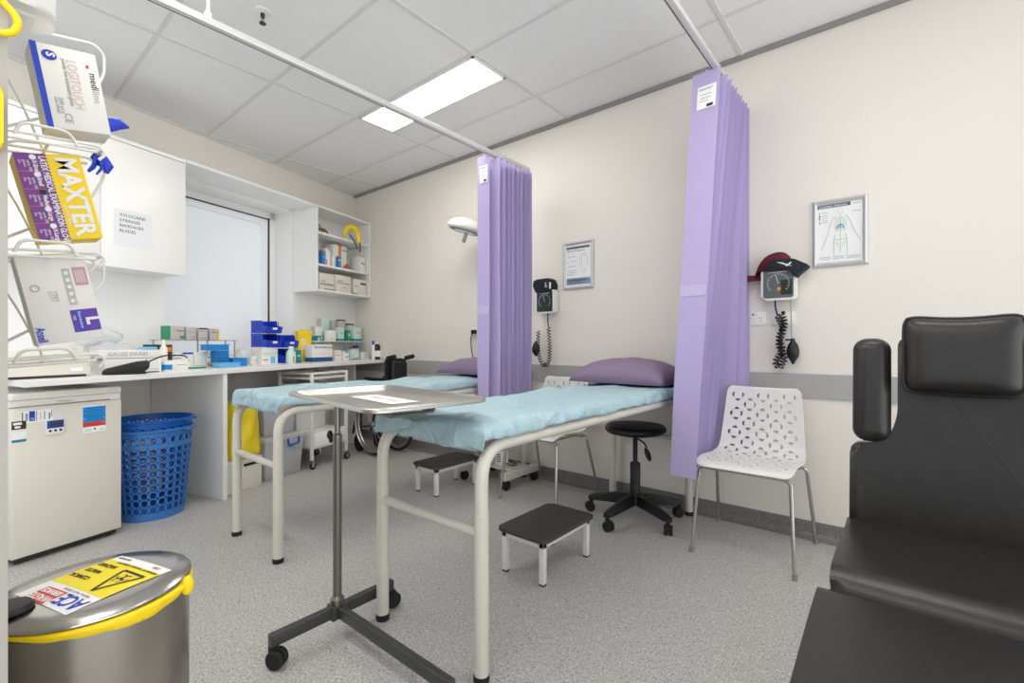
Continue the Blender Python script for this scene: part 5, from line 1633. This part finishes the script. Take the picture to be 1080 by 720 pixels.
# ------------------------------------------------------------------ back wall: frames, outlets, blood pressure gauges, lamp
def framed(label, x0, x1, z0, z1, kind):
    t = thing('framed_poster', label, 'poster', ((x0 + x1) / 2, D - .0005, z0))
    w, h = (x1 - x0) / 2, z1 - z0
    f = MB(); b_ = .024
    prof = [(0, 0), (.004, -.014), (b_ * .55, -.020), (b_, -.012), (b_, 0)]
    cs = [(-w, 0), (w, 0), (w, h), (-w, h)]
    inn = [(1, 1), (-1, 1), (-1, -1), (1, -1)]
    rows = []
    for (o_, yv) in prof:
        rows.append([f.bm.verts.new((c[0] + i_[0] * o_, yv, c[1] + i_[1] * o_)) for c, i_ in zip(cs, inn)])
    for p, q in zip(rows, rows[1:]):
        for k in range(4):
            f.bm.faces.new([p[k], p[(k + 1) % 4], q[(k + 1) % 4], q[k]])
    f.build('frame', 'frame', t)
    m = MB(); m.box(-w + b_ * .7, w - b_ * .7, -.007, -.001, b_ * .7, h - b_ * .7); m.build('sheet', 'paper', t)
    W_, H_ = w - b_, h - 2 * b_
    def q(x0, x1, z0, z1, mt, name='print'):
        k = MB(); k.quad([(-W_ + 2 * W_ * x0, -.0078, b_ + H_ * z0), (-W_ + 2 * W_ * x1, -.0078, b_ + H_ * z0), (-W_ + 2 * W_ * x1, -.0078, b_ + H_ * z1), (-W_ + 2 * W_ * x0, -.0078, b_ + H_ * z1)]); k.build(name, mt, t)
    def P(x, z): return (-W_ + 2 * W_ * x, -.0082, b_ + H_ * z)
    if kind == 'notice':
        q(.02, .95, .90, .955, 'ink', 'heading_rule')
        lettering('Blood Pressure', .024, P(.06, .83), (1, 0, 0), (0, 0, 1), 'ink', t)
        q(.03, .97, .04, .20, 'posterblue', 'blue_panel')
        q(.1, .85, .13, .16, 'paper'); q(.1, .7, .08, .10, 'paper')
        for (a0, a1, z) in ((.1, .2, .70), (.25, .38, .71), (.06, .14, .58), (.2, .45, .60), (.06, .4, .48), (.07, .45, .38), (.07, .4, .33), (.07, .38, .28), (.6, .82, .74)):
            q(a0, a1, z, z + .012, 'ink' if a1 - a0 < .2 else 'greyink')
        k = MB()
        k.tube([P(.56 + .02, .45), P(.56, .68), P(.86, .70), P(.88, .46)], .0012, 5); k.tube([P(.64, .68), P(.64, .45)], .0010, 5); k.tube([P(.72 + .07 * math.cos(a), .37 + .05 * math.sin(a)) for a in [R(24 * i) for i in range(15)]], .001, 5, closed=True)
        k.build('diagram', 'greyink', t)
    else:
        q(.0, .74, .93, .99, 'navy', 'heading_band')
        lettering('Lymphatic Anatomy', .019, (P(.03, .94)[0], -.0086, P(.03, .94)[2]), (1, 0, 0), (0, 0, 1), 'paper', t, squeeze=.8)
        for z, mt in ((.84, 'orange'), (.79, 'navy'), (.75, 'green'), (.71, 'yellow'), (.675, 'posterblue')):
            q(.03, .065, z, z + .03, mt, 'legend_mark'); q(.1, .24, z + .01, z + .018, 'greyink')
        for (a0, a1, z) in ((.05, .3, .09), (.35, .6, .09), (.65, .95, .08), (.05, .3, .06), (.35, .6, .06), (.65, .95, .05), (.78, .95, .82), (.8, .95, .95)):
            q(a0, a1, z, z + .010, 'greyink')
        k = MB()
        k.tube([P(.52 + .055 * math.cos(R(20 * i)), .86 + .055 * math.sin(R(20 * i))) for i in range(18)], .0008, 5, closed=True)
        k.tube([P(.52, .80), P(.52, .16)], .0012, 5)
        for i in range(7):
            z = .74 - .035 * i; wv = .15 - abs(i - 3) * .012
            k.tube([P(.52 - wv, z - .02), P(.52 - wv * .5, z + .012), P(.52, z), P(.52 + wv * .5, z + .012), P(.52 + wv, z - .02)], .0011, 5)
        k.tube(fillet([P(.40, .78), P(.32, .70), P(.24, .48), P(.10, .22)], .02, 4), .0016, 5); k.tube(fillet([P(.64, .78), P(.72, .70), P(.82, .50), P(.95, .33)], .02, 4), .0016, 5)
        k.tube(fillet([P(.40, .46), P(.37, .34), P(.38, .12)], .02, 4), .0014, 5); k.tube(fillet([P(.64, .46), P(.67, .34), P(.66, .12)], .02, 4), .0014, 5)
        k.tube([P(.38, .38), P(.66, .38)], .0012, 5); k.tube([P(.40, .34), P(.52, .24), P(.64, .34)], .0012, 5)
        k.build('figure', 'bodyg', t)
        k = MB(); k.tube(fillet([P(.44, .56), P(.48, .62), P(.52, .63), P(.52, .56)], .01, 4), .0028, 6); k.tube(fillet([P(.60, .56), P(.57, .62), P(.53, .63)], .01, 4), .0028, 6); k.build('organs', 'figb', t)
    g_ = MB(); g_.quad([(-w + b_ * .8, -.0095, b_ * .8), (w - b_ * .8, -.0095, b_ * .8), (w - b_ * .8, -.0095, h - b_ * .8), (-w + b_ * .8, -.0095, h - b_ * .8)]); g_.build('cover_sheet', 'lens', t)
    return t
framed('silver framed notice with a blue panel between the two lilac curtains', -1.962, -1.700, 1.440, 1.795, 'notice')
framed('silver framed anatomy poster at the right above the gauge', -.372, -.131, 1.442, 1.798, 'anatomy')

def outlet(label, x, z, double=True, plug=False):
    t = thing('wall_outlet', label, 'outlet', (x, D - .0003, z), group='white wall plates')
    m = MB(); m.prism(rrect(-.057, .057, -.037, .037, .006), 0, .009, bev=.002, mtx=Matrix(((1, 0, 0, 0), (0, 0, -1, 0), (0, 1, 0, 0), (0, 0, 0, 1)))); m.build('plate', 'white', t)
    if double:
        for sx in (-.028, .028):
            k = MB()
            for (dx_, dz_, an) in ((-.006, .002, 25), (.006, .002, -25), (0, -.012, 0)):
                k.box(-.0012, .0012, -.0105, -.0085, -.004, .004, mtx=Matrix.Translation((sx + dx_, 0, dz_)) @ Matrix.Rotation(R(an), 4, 'Y'))
            k.build('socket', 'ink', t)
        for sx in (-.010, .010):
            k = MB(); k.box(sx - .006, sx + .006, -.013, -.008, .016, .030, bev=.001); k.build('switch', 'white' if sx > 0 else 'greyink', t)
    return t
outlet('white double power outlet on the back wall just right of the tall lilac curtain', -.650, 1.185)
outlet('blank white wall plate behind the coiled cord of the right gauge', -.512, 1.181, False)
outlet('white power outlet left of the left lilac curtain behind the rear bed', -2.905, 1.135)
t = thing('power_plug', 'black plug with hanging cord in the outlet beside the left curtain', 'plug', (-2.880, D - .011, 1.145))
m = MB(); m.box(-.022, .022, -.035, .0, -.018, .018, bev=.006); m.build('body', 'black', t)
m = MB(); m.tube(fillet([(0, -.03, -.01), (-.012, -.045, -.05), (-.02, -.03, -.15), (.0, -.02, -.26), (.02, -.03, -.42)], .05, 6), .0045, 8); m.build('cord', 'black', t)

def bp_gauge(label, x, z, colour, second, loop):
    t = thing('blood_pressure_gauge', label, 'gauge', (x, D - .0005, z), group='wall blood pressure gauges')
    w, h = .084, .090
    m = MB(); m.prism(rrect(-w, w, -h, h, .022, 5), .018, .075, bev=.008, seg=3, mtx=Matrix(((1, 0, 0, 0), (0, 0, -1, 0), (0, 1, 0, 0), (0, 0, 0, 1)))); m.build('case', 'white', t)
    m = MB(); m.box(-.03, .03, -.02, -.0005, -.06, .06, bev=.003); m.build('wall_bracket', 'dark', t)
    m = MB(); m.prism(rrect(-w + .011, w - .011, -h + .011, h - .011, .014, 4), .0752, .0765, mtx=Matrix(((1, 0, 0, 0), (0, 0, -1, 0), (0, 1, 0, 0), (0, 0, 0, 1)))); d_ = m.build('dial', 'dial' if loop else 'diald', t)
    k = MB()
    for i in range(25):
        a_ = R(-130 + 260 * i / 24 + 90) ; r0 = .050 if i % 2 else .046
        p0 = (r0 * math.cos(a_), -.0772, r0 * math.sin(a_)); p1 = (.056 * math.cos(a_), -.0772, .056 * math.sin(a_))
        k.tube([p0, p1], .0011, 4)
    k.tube([(-.05, -.0772, .060), (.045, -.0772, .062)], .0016, 4); k.tube([(.0, -.0772, 0), (-.012, -.0772, .046)], .0012, 4)
    k.build('scale_marks', 'paper', d_)
    if loop:
        k = MB(); k.box(.012, w - .018, -.0770, -.0764, -h + .028, .018); k.build('inset_panel', 'diald', d_)
        k = MB(); k.lathe([(0, 0), (.010, 0), (.010, .001), (0, .001)], 18, mtx=Matrix.Translation((.004, -.0774, -.030)) @ Matrix.Rotation(R(90), 4, 'X')); k.build('badge', 'orange', d_)
    # stowed cuff behind and above
    c = MB()
    if loop:
        pts = [(-.115, -.05, .045), (-.10, -.055, .10), (-.06, -.06, .155), (0, -.06, .172), (.045, -.06, .16), (.065, -.055, .10)]
        n = 26
        rows = []
        for yy in (-.012, -.085):
            rows.append([c.bm.verts.new((p[0], yy, p[2])) for p in fillet(pts, .04, 5)])
        for i in range(len(rows[0]) - 1):
            c.bm.faces.new([rows[0][i], rows[0][i + 1], rows[1][i + 1], rows[1][i]])
        f0 = [v for v in rows[1]]
        low = [c.bm.verts.new((max(-.1, min(.07, v.co.x)), -.082, .07)) for v in f0]
        for i in range(len(f0) - 1):
            c.bm.faces.new([f0[i], f0[i + 1], low[i + 1], low[i]])
        o = c.build('rear_cuff', 'maroon', t, angle=60); s_ = o.modifiers.new('thickness', 'SOLIDIFY'); s_.thickness = .008
        for v in o.data.polygons: v.use_smooth = True
        c = MB(); c.prism(roundpoly([(-.16, .025), (-.09, .028), (-.09, .052), (-.16, .062)], .006, 3), .03, .05, bev=.003, mtx=Matrix(((1, 0, 0, 0), (0, 0, -1, 0), (0, 1, 0, 0), (0, 0, 0, 1)))); c.build('cuff_strap', 'maroon', t)
        c = MB(); c.prism(roundpoly([(-.065, .07), (-.055, .10), (-.03, .128), (.04, .125), (.075, .125), (.148, .082), (.10, .045), (.085, .02), (.05, .08)], .014, 4), .02, .10, bev=.008, seg=3, mtx=Matrix(((1, 0, 0, 0), (0, 0, -1, 0), (0, 1, 0, 0), (0, 0, 0, 1)))); co = c.build('front_cuff', 'cuff', t, angle=60)
        k = MB()
        for i in range(4): k.quad([(.0 + .012 * i, -.1006, .110 - .006 * i), (.03 + .012 * i, -.1006, .104 - .006 * i), (.03 + .012 * i, -.1006, .107 - .006 * i), (.0 + .012 * i, -.1006, .113 - .006 * i)])
        k.quad([(.045, -.1007, .085), (.068, -.1007, .103), (.062, -.1007, .108), (.040, -.1007, .09)])
        k.build('cuff_print', 'paper', co)
    else:
        c.prism(roundpoly([(-.115, .145), (-.08, .17), (.05, .172), (.075, .15), (.08, .08), (-.075, .06)], .02, 4), .015, .085, bev=.012, seg=3, mtx=Matrix(((1, 0, 0, 0), (0, 0, -1, 0), (0, 1, 0, 0), (0, 0, 0, 1)))); co = c.build('cuff', 'cuff', t, angle=60)
        k = MB()
        for i in range(3): k.quad([(.01, -.0860, .105 + .014 * i), (.03 - .004 * i, -.0860, .105 + .014 * i), (.03 - .004 * i, -.0860, .112 + .014 * i), (.01, -.0860, .112 + .014 * i)])
        k.build('cuff_print', 'paper', co)
        k = MB(); k.box(.05, .066, -.088, -.084, .09, .14, bev=.004); k.build('clip', 'white', co)
    # coiled hose
    def coil(path, turns, rc, rw):
        P_ = fillet(path, .05, 10)
        acc = [0.0]
        for a_, b_ in zip(P_, P_[1:]): acc.append(acc[-1] + (b_ - a_).length)
        Lh = acc[-1]
        out = []
        n = int(turns * 12)
        for i in range(n + 1):
            s_ = Lh * i / n
            j = 0
            while j < len(acc) - 2 and acc[j + 1] < s_: j += 1
            k_ = (s_ - acc[j]) / max(1e-9, acc[j + 1] - acc[j])
            p = P_[j].lerp(P_[j + 1], k_); d_ = (P_[j + 1] - P_[j]).normalized()
            e1 = Vector((0, 1, 0)); e2 = d_.cross(e1).normalized()
            th = 2 * math.pi * turns * i / n
            out.append(p + e1 * rc * math.cos(th) + e2 * rc * math.sin(th))
        h_ = MB(); h_.tube(out, rw, 6)
        return h_
    if loop:
        h_ = coil([(-.012, -.040, -.17), (.025, -.04, -.25), (-.012, -.04, -.33), (.030, -.04, -.40), (.0, -.04, -.465), (-.025, -.04, -.43), (.022, -.04, -.36), (-.010, -.04, -.30), (.030, -.04, -.22), (.010, -.04, -.165)], 36, .0145, .0036)
        h_.tube(fillet([(-.02, -.05, -.085), (-.018, -.05, -.13), (-.010, -.04, -.17)], .02, 4), .0042, 8)
        h_.ball((.018, -.04, -.158), .010)
        h_.build('coiled_hose', 'black', t)
        h_ = MB(); h_.tube(fillet([(.055, -.05, -.085), (.058, -.05, -.2), (.060, -.05, -.30)], .02, 4), .0028, 8); h_.build('bulb_hose', 'greyink', t)
        h_ = MB(); h_.lathe([(0, -.44), (.006, -.436), (.010, -.425), (.028, -.395), (.031, -.365), (.024, -.335), (.010, -.312), (.008, -.30), (0, -.30)], 22, c=(.066, -.05, 0)); h_.box(.030, .060, -.056, -.044, -.312, -.302, bev=.002); h_.build('bulb', 'black', t)
    else:
        h_ = coil([(.012, -.04, -.20), (.022, -.04, -.30), (.022, -.04, -.44), (-.02, -.04, -.50), (-.075, -.04, -.44), (-.088, -.04, -.32), (-.085, -.04, -.22)], 27, .013, .0036)
        h_.tube(fillet([(.012, -.05, -.085), (.012, -.05, -.15), (.012, -.04, -.20)], .02, 4), .0042, 8)
        h_.build('coiled_hose', 'black', t)
        h_ = MB(); h_.lathe([(0, -.42), (.010, -.41), (.028, -.385), (.030, -.355), (.022, -.325), (.008, -.305), (0, -.30)], 20, c=(-.082, -.075, 0)); h_.build('bulb', 'black', t)
    return t
bp_gauge('wall blood pressure gauge with black cuff beside the left curtain, below the small notice', -2.086, 1.362, 'cuff', None, False)
bp_gauge('wall blood pressure gauge with maroon and navy cuffs above the perforated chair', -.521, 1.369, 'maroon', 'cuff', True)

# examination lamp on the wall behind the left curtain
t = thing('examination_lamp', 'white wall mounted examination lamp head with a grey handle left of the left curtain', 'lamp', (-2.78, 2.74, 1.995))
tilt = Matrix.Rotation(R(38), 4, 'Z') @ Matrix.Rotation(R(15), 4, 'Y')
m = MB(); m.ball((0, 0, 0), 1, seg=36, rings=16, sc=(.155, .12, .085), mtx=None)
for v in m.bm.verts:
    if v.co.z < -.018: v.co.z = -.018 - (-.018 - v.co.z) * .25
bmesh.ops.transform(m.bm, matrix=tilt, verts=m.bm.verts); m.build('lamp_head', 'white', t, angle=50)
m = MB(); m.lathe([(0, -.031), (.09, -.031), (.10, -.027), (.10, -.022)], 36, mtx=tilt @ Matrix.Diagonal((1.3, .95, 1, 1))); m.build('lens', 'dial', t)
m = MB(); m.tube([tilt @ Vector((.015, 0, -.03)), tilt @ Vector((.012, 0, -.115))], .016, 14); m.build('handle', 'band', t)
m = MB(); m.ball(tilt @ Vector((-.125, -.045, .005)), .012); m.ball(tilt @ Vector((-.04, -.02, .070)), .010, sc=(1.4, 1, .5)); m.build('button', 'black', t)
m = MB(); m.tube(fillet([tilt @ Vector((.13, 0, .0)), tilt @ Vector((.18, .0, -.005)), (.20, .13, -.10), (.20, .20, -.10)], .03, 5), .018, 12); m.build('arm', 'white', t)
m = MB(); m.lathe([(0, 0), (.05, 0), (.05, .02), (.022, .03), (0, .03)], 24, mtx=Matrix.Translation((.20, .2275, -.10)) @ Matrix.Rotation(R(90), 4, 'X')); m.build('wall_mount', 'white', t)
